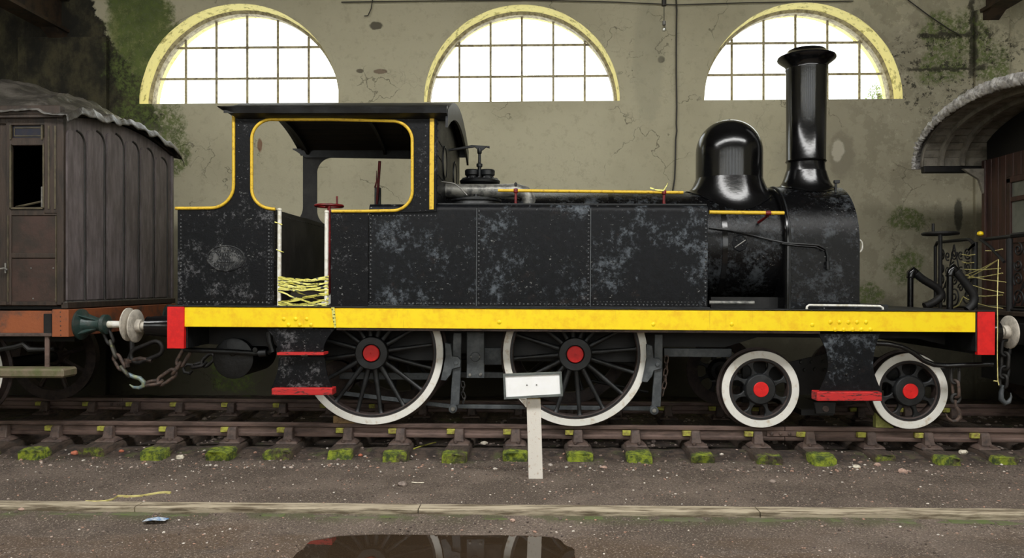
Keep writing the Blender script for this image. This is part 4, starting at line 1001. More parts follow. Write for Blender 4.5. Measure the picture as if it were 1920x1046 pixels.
# far door opening fittings
YI = YFAR - .06
mb = MB(); mb.prism([(L(a, b, YI).x, L(a, b, YI).z) for a, b in ((562, 460), (604, 460), (604, 572), (562, 572))], YI - .03, YI); part('far_door', mb, 'dark_interior', bev=.01)
for a, b in (((556, 410), (580, 428)), ((588, 428), (606, 446))):
    mb = MB(); q0, q1 = L(a[0], a[1], YI - .1), L(b[0], b[1], YI - .1); mb.box(q0.x, q1.x, YI - .2, YI - .02, q1.z, q0.z); part('door_bracket', mb, 'dark_interior', bev=.01)
mb = MB(); q0, q1 = L(559, 541, 9.9), L(590, 553, 9.9); mb.box(q0.x, q1.x, 9.6, 9.95, q1.z, q0.z); part('seat_block', mb, 'roof_under', bev=.01)
q = L(575, 556, 8.6); mb = MB(); mb.tube([(q.x - .18, 8.5, ZD + .09), (q.x, 8.56, ZD + .10), (q.x + .32, 8.75, ZD + .07)], [.07, .075, .06], 10); part('timber_log', mb, 'roof_under')
# roof
ZE = lz(218, 7.82, 600); ZCR = ZE + .30; YE0, YE1 = 7.80, 2 * YC - 7.80
def roof_z(y, lift=0): t = (y - YC) / (YC - YE0); return ZE + (ZCR - ZE) * (1 - t * t) + lift
xr0, xr1 = lx(430, YE0, 210), lx(838, YE0, 210)
def roof_arch(z_off0, z_off1, ya, yb, n=24):
    lo = [(lerp(ya, yb, k / n), roof_z(lerp(ya, yb, k / n), z_off0)) for k in range(n + 1)]
    hi = [(lerp(ya, yb, k / n), roof_z(lerp(ya, yb, k / n), z_off1)) for k in range(n, -1, -1)]
    return lo + hi
mb = MB(); mb.prism(roof_arch(.03, .06, YE0, YE1), xr0 - .06, xr1, 'x'); RF = part('cab_roof', mb, 'black', ang=30)
nb = 16
for k in range(nb):
    a = lerp(YE0 + .12, YE1 - .12, k / nb) + .003; b = lerp(YE0 + .12, YE1 - .12, (k + 1) / nb) - .003
    mb = MB(); mb.prism([(a, roof_z(a, .008)), (b, roof_z(b, .008)), (b, roof_z(b, .03)), (a, roof_z(a, .03))], xr0, xr1 - .02, 'x'); part('roof_board', mb, 'roof_under', RF)
for px in (452, 640, 806):
    x = lx(px, YS, 225); mb = MB(); mb.prism(roof_arch(-.05, .03, YS + .03, YFAR - .03), x - .02, x + .02, 'x'); part('roof_rib', mb, 'dark_interior', RF)
mb = MB(); mb.prism(roof_arch(-.13, .055, YE0 + .05, YE1 - .05), xr1 - .02, xr1 + .005, 'x'); part('roof_edge', mb, 'black', RF)
# eave moulding, flared at the rear end
for yy, s_ in ((YE0, 1), (YE1, -1)):
    prof = [(yy, ZE + .03), (yy - s_ * .02, ZE + .085), (yy + s_ * .03, ZE + .115), (yy + s_ * .16, ZE + .10), (yy + s_ * .16, ZE - .02), (yy + s_ * .09, ZE - .01)]
    mb = MB(); mb.loft([[(x, a, ZE + .10 + (b - ZE - .10) * t) for a, b in prof] for x, t in ((lx(408, YE0, 210), .12), (lx(416, YE0, 210), .3), (lx(432, YE0, 210), .8), (lx(440, YE0, 210), 1.0), (lx(700, YE0, 210), 1.0), (xr1, 1.0))]); part('eave_moulding', mb, 'black', RF, ang=40)
# spectacle plate
mb = MB(); n = 20
yy0, yy1 = YS + .02, YFAR - .02
poly = [(yy0, ZT)] + [(lerp(yy0, yy1, k / n), roof_z(lerp(yy0, yy1, k / n), .005)) for k in range(n + 1)] + [(yy1, ZT)]
mb.prism(poly, XCF - .012, XCF, 'x'); FP = part('cab_front', mb, 'bunker', smooth=False)
RV = MB()
for zz in (.12, .3, .5, .66): rivet_line(RV, (XCF, YS + .08, ZT + zz), (XCF, YS + .5, ZT + zz), .09, .014, 'x')
rivet_line(RV, (XCF, YS + .05, ZT + .05), (XCF, YS + .05, ZE - .05), .07, .012, 'x'); part('rivets', RV, 'bunker', FP, kind='stuff')
for yy in (YC - .55, YC + .55):
    mb = MB(); mb.lathe([(.17, -.02), (.19, -.02), (.19, .014), (.165, .014)], (XCF, yy, ZT + .52), 'x', 32, cap=False); sp2 = part('spectacle_ring', mb, 'black', FP)
    mb = MB(); mb.lathe([(.165, 0), (.165, .006)], (XCF, yy, ZT + .52), 'x', 32); part('spectacle_glass', mb, 'blue_panel', sp2)
# white posts of the cab doorway
for a, b, t, bt in ((521.5, 528, 392, 573), (609.5, 616, 396, 573)):
    p0, p1 = L(a, t, YS + .01), L(b, bt, YS + .01)
    mb = MB(); mb.cyl(((p0.x + p1.x) / 2, YS - .005, p1.z), ((p0.x + p1.x) / 2, YS - .005, p0.z), (p1.x - p0.x) / 2, 12); mb.lathe([(.022, -.02), (.026, -.008), (.02, .006), (.004, .01)], ((p0.x + p1.x) / 2, YS - .005, p0.z), 'z', 12)
    part('doorway_pillar', mb, 'white_post', label='white round doorway pillar')
# hand brake wheel and levers
p = L(617, 386, 8.35); mb = MB(); mb.tube([(p.x + .148 * math.cos(k * PI / 16), 8.35 + .148 * math.sin(k * PI / 16), p.z) for k in range(32)], .014, 10, wrap=True); HW = part('brake_handwheel', mb, 'darkred', label='dark red brake handwheel in the cab')
for k in range(3):
    a = k * 2 * PI / 3; mb = MB(); mb.cyl((p.x, 8.35, p.z), (p.x + .145 * math.cos(a), 8.35 + .145 * math.sin(a), p.z), .009, 8); part('wheel_spoke', mb, 'darkred', HW)
mb = MB(); mb.cyl((p.x + .10, 8.3, p.z), (p.x + .10, 8.3, p.z + .1), .011, 8); part('wheel_handle', mb, 'darkred', HW)
mb = MB(); mb.tube([(p.x, 8.35, ZD), (p.x, 8.35, ZT - .28), (p.x, 8.35, ZT - .27), (p.x, 8.35, p.z)], [.03, .03, .022, .018], 10); part('brake_column', mb, 'darkred', HW)
mb = MB(); q0, q1 = L(708, 395, 9.0), L(712, 350, 9.0); mb.box(q0.x - .035, q0.x + .035, 8.98, 9.04, ZT - .3, lz(352, 9)); RL = part('regulator_quadrant', mb, 'grey', bev=.006)
mb = MB(); mb.tube([L(706, 390, 8.96), L(709, 350, 8.96), L(712, 302, 8.96)], [.014, .016, .018], 8); part('reversing_lever', mb, 'darkred', RL, label='upright dark red lever')
mb = MB(); mb.tube([L(703, 352, 8.95), L(706, 340, 8.95), L(706, 320, 8.95)], [.012, .008, .004], 8); part('catch_handle', mb, 'darkred', RL)
mb = MB(); mb.cyl(L(755, 225, 9.3), L(755, 255, 9.3), .008, 6); part('whistle_rod', mb, 'dark_interior', RL)

# buffers (stock, rod, head) facing -X (s=-1) or +X (s=1)
def buffer(par, x0, s, y, z, stock, rod, r, mats, sl=.25, hl=.25, cone=None):
    prof = cone or [(.155, 0), (.15, .03), (.085, .07), (.075, .16), (.10, .19), (.11, .22), (.095, sl)]
    mb = MB(); mb.lathe([(a, s * b) for a, b in prof], (x0, y, z), 'x', 32); st = build('buffer_stock', mb, mats[0], par)
    mb = MB(); mb.cyl((x0 + s * sl * .9, y, z), (x0 + s * (sl + hl), y, z), rod, 16); build('buffer_rod', mb, mats[1], st)
    mb = MB(); mb.lathe([(rod * 1.5, s * (sl + hl - .05)), (rod * 1.6, s * (sl + hl)), (r * .9, s * (sl + hl)), (r, s * (sl + hl + .012)), (r, s * (sl + hl + .024)), (r * .7, s * (sl + hl + .035)), (.02, s * (sl + hl + .04))], (x0, y, z), 'x', 48); build('buffer_head', mb, mats[2], st)
    return st
ZBU = lz(611, 8.15, 250)
for yy in (8.15, 2 * YC - 8.15):
    buffer(LOCO, XL, -1, yy, ZBU, 0, .045, .178, ('gloss', 'buffer_face', 'buffer_face'), .36, XL - P(250, 611, 8.15).x - .36 - .04, cone=[(.15, 0), (.15, .02), (.13, .03), (.10, .34), (.105, .36), (.06, .37)])
    buffer(LOCO, XR, 1, yy, ZBU - .0, 0, .045, .172, ('gloss', 'buffer_face', 'buffer_face'), .21, .10, cone=[(.15, 0), (.15, .02), (.115, .04), (.105, .12), (.125, .15), (.12, .20), (.07, .22)])
# vacuum pipes at the front beam
for (px, yy, py, hose) in ((1707, 9.75, 510, ((1717, 512), (1731, 524), (1757, 540), (1764, 554), (1752, 566), (1732, 575))), (1781, 8.95, 506, ((1792, 508), (1802, 520), (1818, 541), (1826, 556), (1824, 570), (1812, 582)))):
    p = L(px, py, yy); mb = MB(); mb.cyl((p.x, yy, ZD - .1), (p.x, yy, p.z - .06), .036, 16); mb.lathe([(.046, -.075), (.048, -.06), (.042, -.05)], (p.x, yy, p.z), 'z', 16); VP = part('vacuum_standpipe', mb, 'gloss')
    mb = MB(); pts = [Vector((p.x, yy, p.z - .07)), Vector((p.x + .005, yy, p.z - .01)), Vector((p.x + .03, yy, p.z + .022))] + [L(a, b, yy) for a, b in hose[:1]]
    mb.tube(pts, [.046, .050, .050, .047], 14); part('pipe_elbow', mb, 'gloss', VP, ang=60)
    pts = [L(a, b, yy - .0) for a, b in hose]; cp = []
    for i in range(len(pts) - 1):
        for k in range(8):
            t = k / 8; a, b, c, d = pts[max(i - 1, 0)], pts[i], pts[i + 1], pts[min(i + 2, len(pts) - 1)]
            cp.append(.5 * ((2 * b) + (c - a) * t + (2 * a - 5 * b + 4 * c - d) * t * t + (3 * b - 3 * c + d - a) * t ** 3))
    mb = MB(); mb.tube(cp, [.046 + .003 * (k % 2) for k in range(len(cp))], 14); part('hose', mb, 'frame', VP, ang=60)
LOCO.rotation_mode = 'XYZ'
def settle_loco():
    LOCO.matrix_basis = Matrix.Translation(PIV) @ Matrix.Rotation(TILT, 4, 'Y') @ Matrix.Translation(-PIV) @ LOCO.matrix_basis
settle_loco()

# ================================================================== LEFT CARRIAGE
YA, YZ_ = 7.90, 10.32; XE = P(118, 400, YA).x
CA = thing('passenger_carriage', (XE - 1.5, YC, .26), 'old dark teak passenger carriage with arched end panels standing behind the locomotive', 'carriage')
def cpart(name, mb, mat, parent=CA, **k): return build(name, mb, mat, parent, **k)
zcb = wz(570, YA); zce = wz(216, YA)
def crise(X): return interp(-X, [(-XE - .05, .16), (-XE + .55, .40), (-XE + 1.15, .58), (-XE + 2.0, .62)])
def croof(X, y, w=1.24): t = min(1, abs(y - YC) / w); return zce + crise(X) * (1 - t ** 2.0)
XLc = XE - 3.4
n = 16
mb = MB(); mb.prism([(YA + .03, zcb)] + [(lerp(YA + .03, YZ_, k / n), croof(XE, lerp(YA + .03, YZ_, k / n)) - .01) for k in range(n + 1)] + [(YZ_, zcb)], XE - .05, XE, 'x'); EP = cpart('end_wall', mb, 'teak', smooth=False)
def yof(px): return F * XE / 1  # placeholder
def Yend(px):                     # depth at which the end plane X=XE is met at image column px
    k = (px - 960) / F; c, s = math.cos(YAW), math.sin(YAW); return XE * (k * s + c) / (k * c - s)
cols = [118, 157, 194, 230, 258, 286, 312]
Ys = [Yend(a) for a in cols]
for a, b in zip(Ys, Ys[1:]):
    a2, b2 = a + .045, b - .0; ym = (a2 + b2) / 2; zt = croof(XE, ym) - .16; r = (b2 - a2) * .42
    poly = [(a2, zcb + .03), (b2 - .02, zcb + .03)] + [(b2 - .02 - r + r * math.cos(math.radians(t)), zt - .10 - .02 + r * .9 * math.sin(math.radians(t))) for t in range(0, 91, 15)] + [(a2 + r * .55 - r * .55 * math.sin(math.radians(t)), zt - .12 + r * .9 - r * .5 * (1 - math.cos(math.radians(t)))) for t in range(0, 91, 18)]
    mb = MB(); mb.prism(poly, XE - .005, XE + .016, 'x'); cpart('end_panel', mb, 'teak', EP, bev=.007, bseg=2)
    path = [(XE + .014, b2 - .004, zcb + .03), (XE + .012, b2 - .004, zt - .13)] + [(XE + .012, b2 - .008 - r + r * math.cos(math.radians(t)), zt - .115 + r * .95 * math.sin(math.radians(t))) for t in range(10, 91, 16)]
    mb = MB(); mb.tube(path, .013, 6); cpart('moulding', mb, 'dark_interior', EP)
mb = MB(); mb.box(XE - .05, XE + .02, YZ_ - .03, YZ_ + .02, zcb, croof(XE, YZ_)); cpart('corner_post', mb, 'teak', EP, bev=.006)
mb = MB(); mb.box(XE - .02, XE + .05, YA, YZ_, zcb - .05, zcb + .015); cpart('end_sill', mb, 'brown_wood', EP, bev=.005)
mb = MB(); mb.box(XE, XE + .028, YA + .02, YZ_ - .02, zcb + .012, zcb + .022); cpart('sill_edge', mb, 'steel', EP)
# side, facing the viewer: frame members round the openings
def sbox(name, a, b, c, d, y0, y1, mat, par=CA, bev=.006, **k):
    p, q = P(a, c, YA), P(b, d, YA); mb = MB(); mb.box(p.x, q.x, y0, y1, q.z, p.z); return cpart(name, mb, mat, par, bev=bev, **k)
SD = sbox('corner_pillar', 106, 118.5, 216, 572, YA, YA + .06, 'brown_wood')
for q_i, (a, b, c, d) in enumerate(((82, 106, 216, 400), (10, 20, 216, 572), (-400, 10, 216, 232), (10, 106, 216, 234), (10, 106, 258, 272), (10, 106, 388, 404), (10, 106, 474, 484), (-400, 106, 565, 573))):
    sbox('frame_rail', a, b, c, d, YA + .003 + .0015 * q_i, YA + .05, 'brown_wood')
for a, b, c, d in ((90, 93, 236, 392), (102, 105, 236, 392), (18, 20.5, 234, 262), (77, 80, 234, 262), (18, 21, 270, 392), (80, 83, 270, 392), (18, 83, 389, 392), (104, 106, 404, 566), (14, 16, 404, 566)):
    sbox('bead_strip', a, b, c, d, YA - .006, YA + .02, 'mould_wood', bev=.002)
sbox('vent_panel', 20, 78, 234, 258, YA + .03, YA + .045, 'blue_panel')
for a, b, c, d in ((24, 74, 238, 239.5), (24, 74, 253, 254.5), (23, 24.5, 239, 254), (73.5, 75, 239, 254)): sbox('vent_scroll', a, b, c, d, YA + .024, YA + .032, 'mould_wood', bev=0)
sbox('side_panel', 16, 104, 404, 475, YA + .02, YA + .04, 'panel_wood'); sbox('side_panel', 16, 106, 484, 566, YA + .02, YA + .04, 'panel_wood')
sbox('side_panel', -400, 12, 232, 566, YA + .03, YA + .05, 'brown_wood')
for a, b in ((58, 503), (100, 503), (62, 560), (104, 561)):
    p = P(a, b, YA + .02); mb = MB(); dome_rivets(mb, p, .010); cpart('screw', mb, 'steel')
mb = MB(); p = P(8, 503, YA - .02); mb.tube([P(0, 504, YA - .03), P(8, 503, YA - .03), P(14, 506, YA - .03)], .010, 8); mb.cyl(P(10, 493, YA - .025), P(10, 512, YA - .025), .009, 8); cpart('door_handle', mb, 'steel')
# dark inner shell
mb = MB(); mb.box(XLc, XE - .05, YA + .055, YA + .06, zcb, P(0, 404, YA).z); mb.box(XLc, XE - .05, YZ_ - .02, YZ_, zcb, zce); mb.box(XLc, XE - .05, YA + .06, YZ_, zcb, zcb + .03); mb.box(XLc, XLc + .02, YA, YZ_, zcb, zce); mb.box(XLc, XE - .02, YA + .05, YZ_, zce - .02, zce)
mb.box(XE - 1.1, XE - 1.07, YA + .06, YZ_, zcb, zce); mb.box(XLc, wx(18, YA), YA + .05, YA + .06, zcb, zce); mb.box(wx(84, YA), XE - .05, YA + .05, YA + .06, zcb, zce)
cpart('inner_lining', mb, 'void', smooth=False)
mb = MB(); mb.tube([P(30, 388, YA + .12), P(60, 382, YA + .12), P(78, 378, YA + .12)], .012, 6); cpart('window_strap', mb, 'mould_wood')
mb = MB(); a_ = P(78, 350, YA + .03); b_ = P(82, 388, YA + .03); mb.box(a_.x, b_.x, YA + .02, YA + .04, b_.z, a_.z); cpart('broken_sash', mb, 'steel')
# roof (boards under the sheet)
rings = []; NX = 14
mb = MB(); NY = 20
for sgn in (0, -.04):
    pass
top = [[(lerp(XE + .03, XLc, i / NX), lerp(YA - .05, YZ_ + .04, j / NY), croof(lerp(XE, XLc, i / NX), lerp(YA - .05, YZ_ + .04, j / NY)) + .0) for j in range(NY + 1)] for i in range(NX + 1)]
mb.loft([r + [(q[0], q[1], q[2] + .03) for q in reversed(r)] for r in top]); cpart('roof', mb, 'brown_wood', ang=40)
sbox('eave_rail', -400, 119, 203, 216, YA - .06, YA + .03, 'brown_wood')
# tarpaulin: lies on the roof
NX, NY = 90, 80; V = []
for i in range(NX + 1):
    X = lerp(XE + .12, XLc, (i / NX) ** 1.5)
    for j in range(NY + 1):
        y = lerp(YA - .09, YZ_ + .12, j / NY); z = croof(X, y, 1.34) + .045
        e = max(0, 1 - (XE + .12 - X) / .25)
        z += .045 * nz3(X * 2.2 + .8 * y, y * .9, 0) + (.03 + .02 * e) * nz3(X * 6 + y * 3, y * 5, 4) + .018 * nz3(X * 14, y * 14, 2) + .03
        if j < 3: z -= (3 - j) * .014
        if j > NY - 3: z -= (j - NY + 3) * .03
        if i < 4: z -= (4 - i) * .022
        z += .07 * math.exp(-((X - (XE - .35 - .25 * (y - 8.3))) / .06) ** 2) * max(0, 1 - abs(y - 8.4) / .6)
        V.append((X + (.02 * nz3(y * 9, 3, 1) if i < 3 else 0), y, z))
mb = MB(); mb.add(V, [(i * (NY + 1) + j, i * (NY + 1) + j + 1, (i + 1) * (NY + 1) + j + 1, (i + 1) * (NY + 1) + j) for i in range(NX) for j in range(NY)])
tp_ = build('tarpaulin', mb, 'tarp', ang=180, recalc=False); so = tp_.modifiers.new('thickness', 'SOLIDIFY'); so.thickness = .006
tag(tp_, 'wrinkled grey plastic tarpaulin draped over the roof of the dark carriage', 'tarpaulin')
# underframe
def ubox(name, a, b, c, d, y0, y1, mat, par=CA, Y=None, bev=.006, **k):
    Y = Y or y0; p, q = P(a, c, Y), P(b, d, Y); mb = MB(); mb.box(p.x, q.x, y0, y1, q.z, p.z); return cpart(name, mb, mat, par, bev=bev, **k)
zf = P(0, 581, YA).z
ubox('sole_bar', -400, 97, 582, 625, YA + .06, YA + .16, 'orange_beam', label='orange brown sole bar'); ubox('sole_flange', -400, 96, 624, 631, YA + .0, YA + .16, 'chair')
ubox('end_bracket', 81, 97, 588, 628, YA + .03, YA + .06, 'frame')
hs = P(97, 580, YA); he = P(128, 632, YA)
mb = MB(); mb.box(hs.x, he.x, YA, YZ_ + .0, he.z, hs.z); HS = cpart('headstock', mb, 'orange_beam', bev=.006)
RV = MB(); rivet_line(RV, P(113, 585, YA), P(114, 628, YA), .045, .008); cpart('rivets', RV, 'chair', HS, kind='stuff')
mb = MB(); mb.box(XLc, hs.x, 8.3, 8.4, P(0, 640, 8.3).z, zcb - .05); mb.box(XLc, hs.x, 9.8, 9.9, P(0, 640, 8.3).z, zcb - .05); mb.box(XLc, XE, YA + .1, YZ_, zcb - .06, zcb - .02); cpart('underframe', mb, 'frame')
ubox('step_board', -400, 118, 690, 709, YA - .18, YA + .08, 'step_wood', bev=.02); ubox('step_hanger', 83, 91, 628, 692, YA + .02, YA + .05, 'rail')
mb = MB(); mb.tube([P(a, b, 8.0) for a, b in ((-40, 660), (0, 655), (30, 650), (45, 645), (55, 655), (75, 655), (100, 654))], [.02, .022, .03, .035, .03, .022, .02], 8); cpart('spring_shackle', mb, 'frame')
def cwheel(px, py, Y, yf, r):
    p = P(px, py, Y); zc = zr(p.x) + r
    for y0, s_ in ((8.18, 1), (10.04, -1)):
        c = (p.x, 0, zc); mb = MB(); N = 64
        mb.loft([[(c[0] + q * math.cos(2 * PI * k / N), y, c[2] + q * math.sin(2 * PI * k / N)) for k in range(N)] for q, y in ((r - .10, y0 + s_ * .01), (r, y0), (r + .001, y0 + s_ * .10), (r + .025, y0 + s_ * .12), (r + .025, y0 + s_ * .14), (r - .1, y0 + s_ * .14))], True, False, True)
        Wc = cpart('carriage_wheel', mb, 'rust')
        if s_ > 0:
            mb = MB(); mb.ring(c, r - .055, r - .003, y0 - .004, y0 + .01, 64); cpart('white_rim', mb, 'white', Wc)
        for k in range(8):
            a = k * PI / 4 + .3; d = Vector((math.cos(a), 0, math.sin(a))); mb = MB(); q = Vector((p.x, y0 + s_ * .07, zc))
            mb.tube([q + d * .08, q + d * .2, q + d * (r - .09)], [.045, .03, .035], 8, sy=1.0); cpart('spoke', mb, 'rust', Wc)
        mb = MB(); mb.lathe([(.10, -.05), (.12, -.02), (.12, .12), (.1, .15)], (p.x, y0 + (0 if s_ > 0 else -.1), zc), 'y', 24); cpart('hub', mb, 'rust', Wc)
    mb = MB(); mb.cyl((p.x, 8.2, zc), (p.x, 10.0, zc), .07, 16); cpart('axle', mb, 'frame')
cwheel(112, 680, 10.04, 10.04, .54)
# carriage buffers
XH = he.x
for yy in (8.12, 2 * YC - 8.12):
    zz = P(150, 608, 8.12).z; sl = .30; Xhead = P(245, 611, 8.12).x; hl = Xhead - XH - sl - .04
    st = buffer(CA, XH, 1, yy, zz, 0, .038, .178, ('green_buffer', 'white_post', 'buffer_face'), sl, hl, cone=[(.165, 0), (.165, .02), (.10, .05), (.08, .09), (.07, .18), (.075, .23), (.105, .25), (.105, .29), (.08, .30)])
    for k in range(4):
        a = k * PI / 2 + PI / 4; c, s_ = math.cos(a), math.sin(a)
        mb = MB(); mb.prism([(0, .16), (0, .07), (.2, .07)], -.008, .008)
        mb.v = [(XH + v[0], yy + v[2] * c - v[1] * s_, zz + v[2] * s_ + v[1] * c) for v in mb.v]; build('buffer_rib', mb, 'green_buffer', st)

# ================================================================== CHAINS AND HOOKS
def link_mesh(name, p, q, r, wdt, mat, par, twist=0.0, view=Vector((0, 1, 0))):
    p, q = Vector(p), Vector(q); d = (q - p); ln = d.length / 2; c = (p + q) / 2; t = d.normalized()
    s_ = t.cross(view).normalized(); nrm = t.cross(s_)
    s2 = s_ * math.cos(twist) + nrm * math.sin(twist)
    path = []; h = max(.001, ln + r - wdt)
    for k in range(9): a = PI * k / 8; path.append(c + t * (h + wdt * math.sin(a)) + s2 * (wdt * math.cos(a)))
    for k in range(9): a = PI * k / 8; path.append(c - t * (h + wdt * math.sin(a)) - s2 * (wdt * math.cos(a)))
    m_ = MB(); m_.tube(path, r, 8, wrap=True); return build(name, m_, mat, par, ang=80)
def chain(pts, r, wdt, mats, par):
    for i, (a, b) in enumerate(zip(pts, pts[1:])):
        link_mesh('chain_link', a, b, r, wdt, mats[i % len(mats)] if isinstance(mats, list) else mats, par, twist=0.25 if i % 2 == 0 else 1.2)
def hook(pts, rad, mat, par):
    m_ = MB(); m_.tube(pts, rad, 10); return build('hook', m_, mat, par, ang=70)
def C1(label, pts, Y, r, w_, mat, cat='chain', nm='safety_chain'):
    P3 = [P(a, b, Y + (c if len(rest) else 0)) if False else P(a, b, Y) for a, b, *rest in pts]
    t = thing(nm, P3[0], label, cat); chain(P3, r, w_, mat, t); return t, P3
t1, p3 = C1('green flecked chain with blue grey hook hanging from the carriage buffer', [(197, 616), (208, 642), (217, 668), (229, 690), (240, 703)], 8.15, .018, .042, ['chain_dark', 'chain_green', 'chain', 'chain_green'])
hook([P(a, b, 8.15) for a, b in ((241, 702), (250, 706), (262, 709), (269, 716), (269, 723), (261, 727), (250, 726), (243, 721))], [.022, .022, .024, .026, .024, .02, .015, .006], 'hook_blue', t1)
t2, p3 = C1('rusty long linked chain hanging under the left red buffer beam', [(352, 655), (336, 683), (326, 698), (300, 716), (276, 719)], 8.2, .020, .046, 'chain')
t3 = thing('screw_coupling', P(247, 655, 9.1), 'dark screw coupling shackle between carriage and locomotive', 'coupling')
link_mesh('shackle', P(250, 670, 9.0), P(300, 650, 9.0), .026, .085, 'chain_dark', t3)
mb = MB(); mb.tube([P(240, 678, 9.0), P(262, 672, 9.0), P(285, 676, 9.0)], .026, 8); build('screw', mb, 'chain', t3)
mb = MB(); mb.tube([P(247, 640, 9.1), P(248, 660, 9.05), P(240, 678, 9.0)], .03, 8); build('coupling_bar', mb, 'chain_dark', t3)
mb = MB(); mb.cyl(P(238, 672, 8.99), P(238, 688, 8.99), .035, 10); build('nut', mb, 'chain', t3)
t4, p3 = C1('dark chain and hook hanging between the brake cylinder and the beam', [(398, 668), (382, 682), (364, 686)], 9.2, .022, .05, 'chain_dark')
hook([P(a, b, 9.2) for a, b in ((363, 685), (352, 683), (343, 688), (346, 698), (356, 700), (360, 694))], .02, 'chain_dark', t4)
t5, p3 = C1('brown chain with hook hanging from the pipe before the right red beam', [(1791, 688), (1791, 716), (1793, 742), (1791, 752)], 8.0, .016, .036, ['chain_dark', 'chain'])
hook([P(a, b, 8.0) for a, b in ((1790, 750), (1792, 760), (1798, 772), (1800, 782), (1794, 789), (1785, 790), (1777, 784), (1773, 775))], [.018, .02, .022, .023, .02, .017, .012, .005], 'chain', t5)
t6, p3 = C1('dark chain with grey hook hanging below the right buffer', [(1887, 640), (1885, 664), (1884, 690), (1882, 706), (1881, 724)], 8.15, .017, .038, ['frame', 'chain_dark'])
hook([P(a, b, 8.15) for a, b in ((1881, 722), (1877, 736), (1877, 748), (1884, 756), (1892, 753), (1896, 744), (1895, 736))], [.02, .024, .028, .028, .022, .012, .004], 'grey', t6)
for (pts, nm) in (([(867, 716), (869, 726), (867, 736), (871, 746), (868, 756)], 'thin chain hanging beside the first brake hanger'), ([(1250, 668), (1249, 680), (1249, 692), (1247, 704), (1247, 716), (1244, 728), (1241, 742)], 'thin rusty chain hanging beside the second brake hanger')):
    C1(nm, pts, 8.22, .007, .018, 'chain_dark' if pts[0][0] < 1000 else 'chain', nm='thin_chain')

# ================================================================== RIGHT CARRIAGE
XV = 5.25
CB = thing('veranda_carriage', (7.2, YC, .26), 'dark carriage with arched canopy and wrought iron veranda at the right edge', 'carriage')
def rp(name, mb, mat, parent=CB, **k): return build(name, mb, mat, parent, **k)
YM = 9.05; HWd = 1.55; ZE2 = 3.36; RI = .66
def rz(y, lift=0, hw=HWd): t = min(1, abs(y - YM) / hw); return ZE2 + (RI + lift) * (1 - t ** 2.3) ** (1 / 1.7)
XB = 5.98
n = 48
def rarch(l0, l1, x0, x1, hw0=HWd, hw1=HWd):
    lo = [(YM - hw0 * math.cos(PI * k / n), ZE2 + (RI + l0) * math.sin(PI * k / n) ** .85 if 0 < k < n else ZE2) for k in range(n + 1)]
    hi = [(YM - hw1 * math.cos(PI * k / n), ZE2 + (RI + l1) * math.sin(PI * k / n) ** .85 if 0 < k < n else ZE2) for k in range(n, -1, -1)]
    m_ = MB(); m_.prism(lo + hi, x0, x1, 'x'); return m_
rp('canopy_roof', rarch(-.02, .03, XV, 9.5, HWd - .03, HWd + .01), 'canopy_under', ang=40)
# crumpled sheet round the roof end
V = []; NA, NB = 260, 8
for k in range(NA + 1):
    a = PI * k / NA; t = k * .9
    for j in range(NB + 1):
        u = j / NB; x = XV - .05 + .012 * nz3(k * .5, j, 0); lift = -.06 + .15 * u
        cr = .014 * nz3(k * .55, u * 1.2, 3) + .008 * nz3(k * 1.6, u * 2, 7)
        V.append((x - .012 - cr * 2.2 - .03 * math.sin(u * PI), YM - (HWd + .02 + .07 * u) * math.cos(a), ZE2 - .02 + (RI + lift) * max(0, math.sin(a)) ** .85 + cr))
for k in range(NA + 1):
    a = PI * k / NA; V.append((XV + .8, YM - (HWd + .08) * math.cos(a), ZE2 - .01 + (RI + .09) * max(0, math.sin(a)) ** .85))
mb = MB(); W_ = NB + 1; mb.add(V, [(k * W_ + j, k * W_ + j + 1, (k + 1) * W_ + j + 1, (k + 1) * W_ + j) for k in range(NA) for j in range(NB)] + [(k * W_ + NB, (NA + 1) * W_ + k, (NA + 1) * W_ + k + 1, (k + 1) * W_ + NB) for k in range(NA)])
ob = build('canopy_cover', mb, 'fabric_trim', None, recalc=False, ang=180); ob.modifiers.new('thickness', 'SOLIDIFY').thickness = .004
tag(ob, 'crumpled silvery sheet wrapped over the end of the arched veranda canopy', 'cover')
for x in (XV + .2, XV + .48): rp('canopy_rib', rarch(-.10, -.02, x, x + .05, HWd - .12, HWd - .03), 'canopy_under', ang=40)
for k in range(22):
    a0 = PI * (k + .04) / 22; a1_ = PI * (k + .96) / 22
    def pt(a, l): return (YM - (HWd - .04 + l) * math.cos(a), ZE2 + (RI - .03 + l) * math.sin(a) ** .85)
    mb = MB(); mb.prism([pt(a0, -.008), pt(a1_, -.008), pt(a1_, .012), pt(a0, .012)], XV + .02, XB + .2, 'x'); rp('ceiling_board', mb, 'canopy_under')
for yy in (YM + HWd - .06, YM - HWd + .06):
    mb = MB(); mb.box(XV, 9.4, yy - .05, yy + .05, ZE2 - .09, ZE2 + .0); rp('eave_beam', mb, 'frame', bev=.01)
YBF = 10.38; YBN = 2 * YM - YBF - .1
mb = MB(); poly = [(YBN, 1.5)] + [(lerp(YBN, YBF, k / 20), ZE2 + (RI - .05) * max(0, (1 - (abs(lerp(YBN, YBF, k / 20) - YM) / HWd) ** 2)) ** .5 * .95) for k in range(21)] + [(YBF, 1.5)]
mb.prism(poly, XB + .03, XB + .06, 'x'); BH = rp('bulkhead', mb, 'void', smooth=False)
nbv = 18
ydoor = [(YM + .62, YM - .62)]
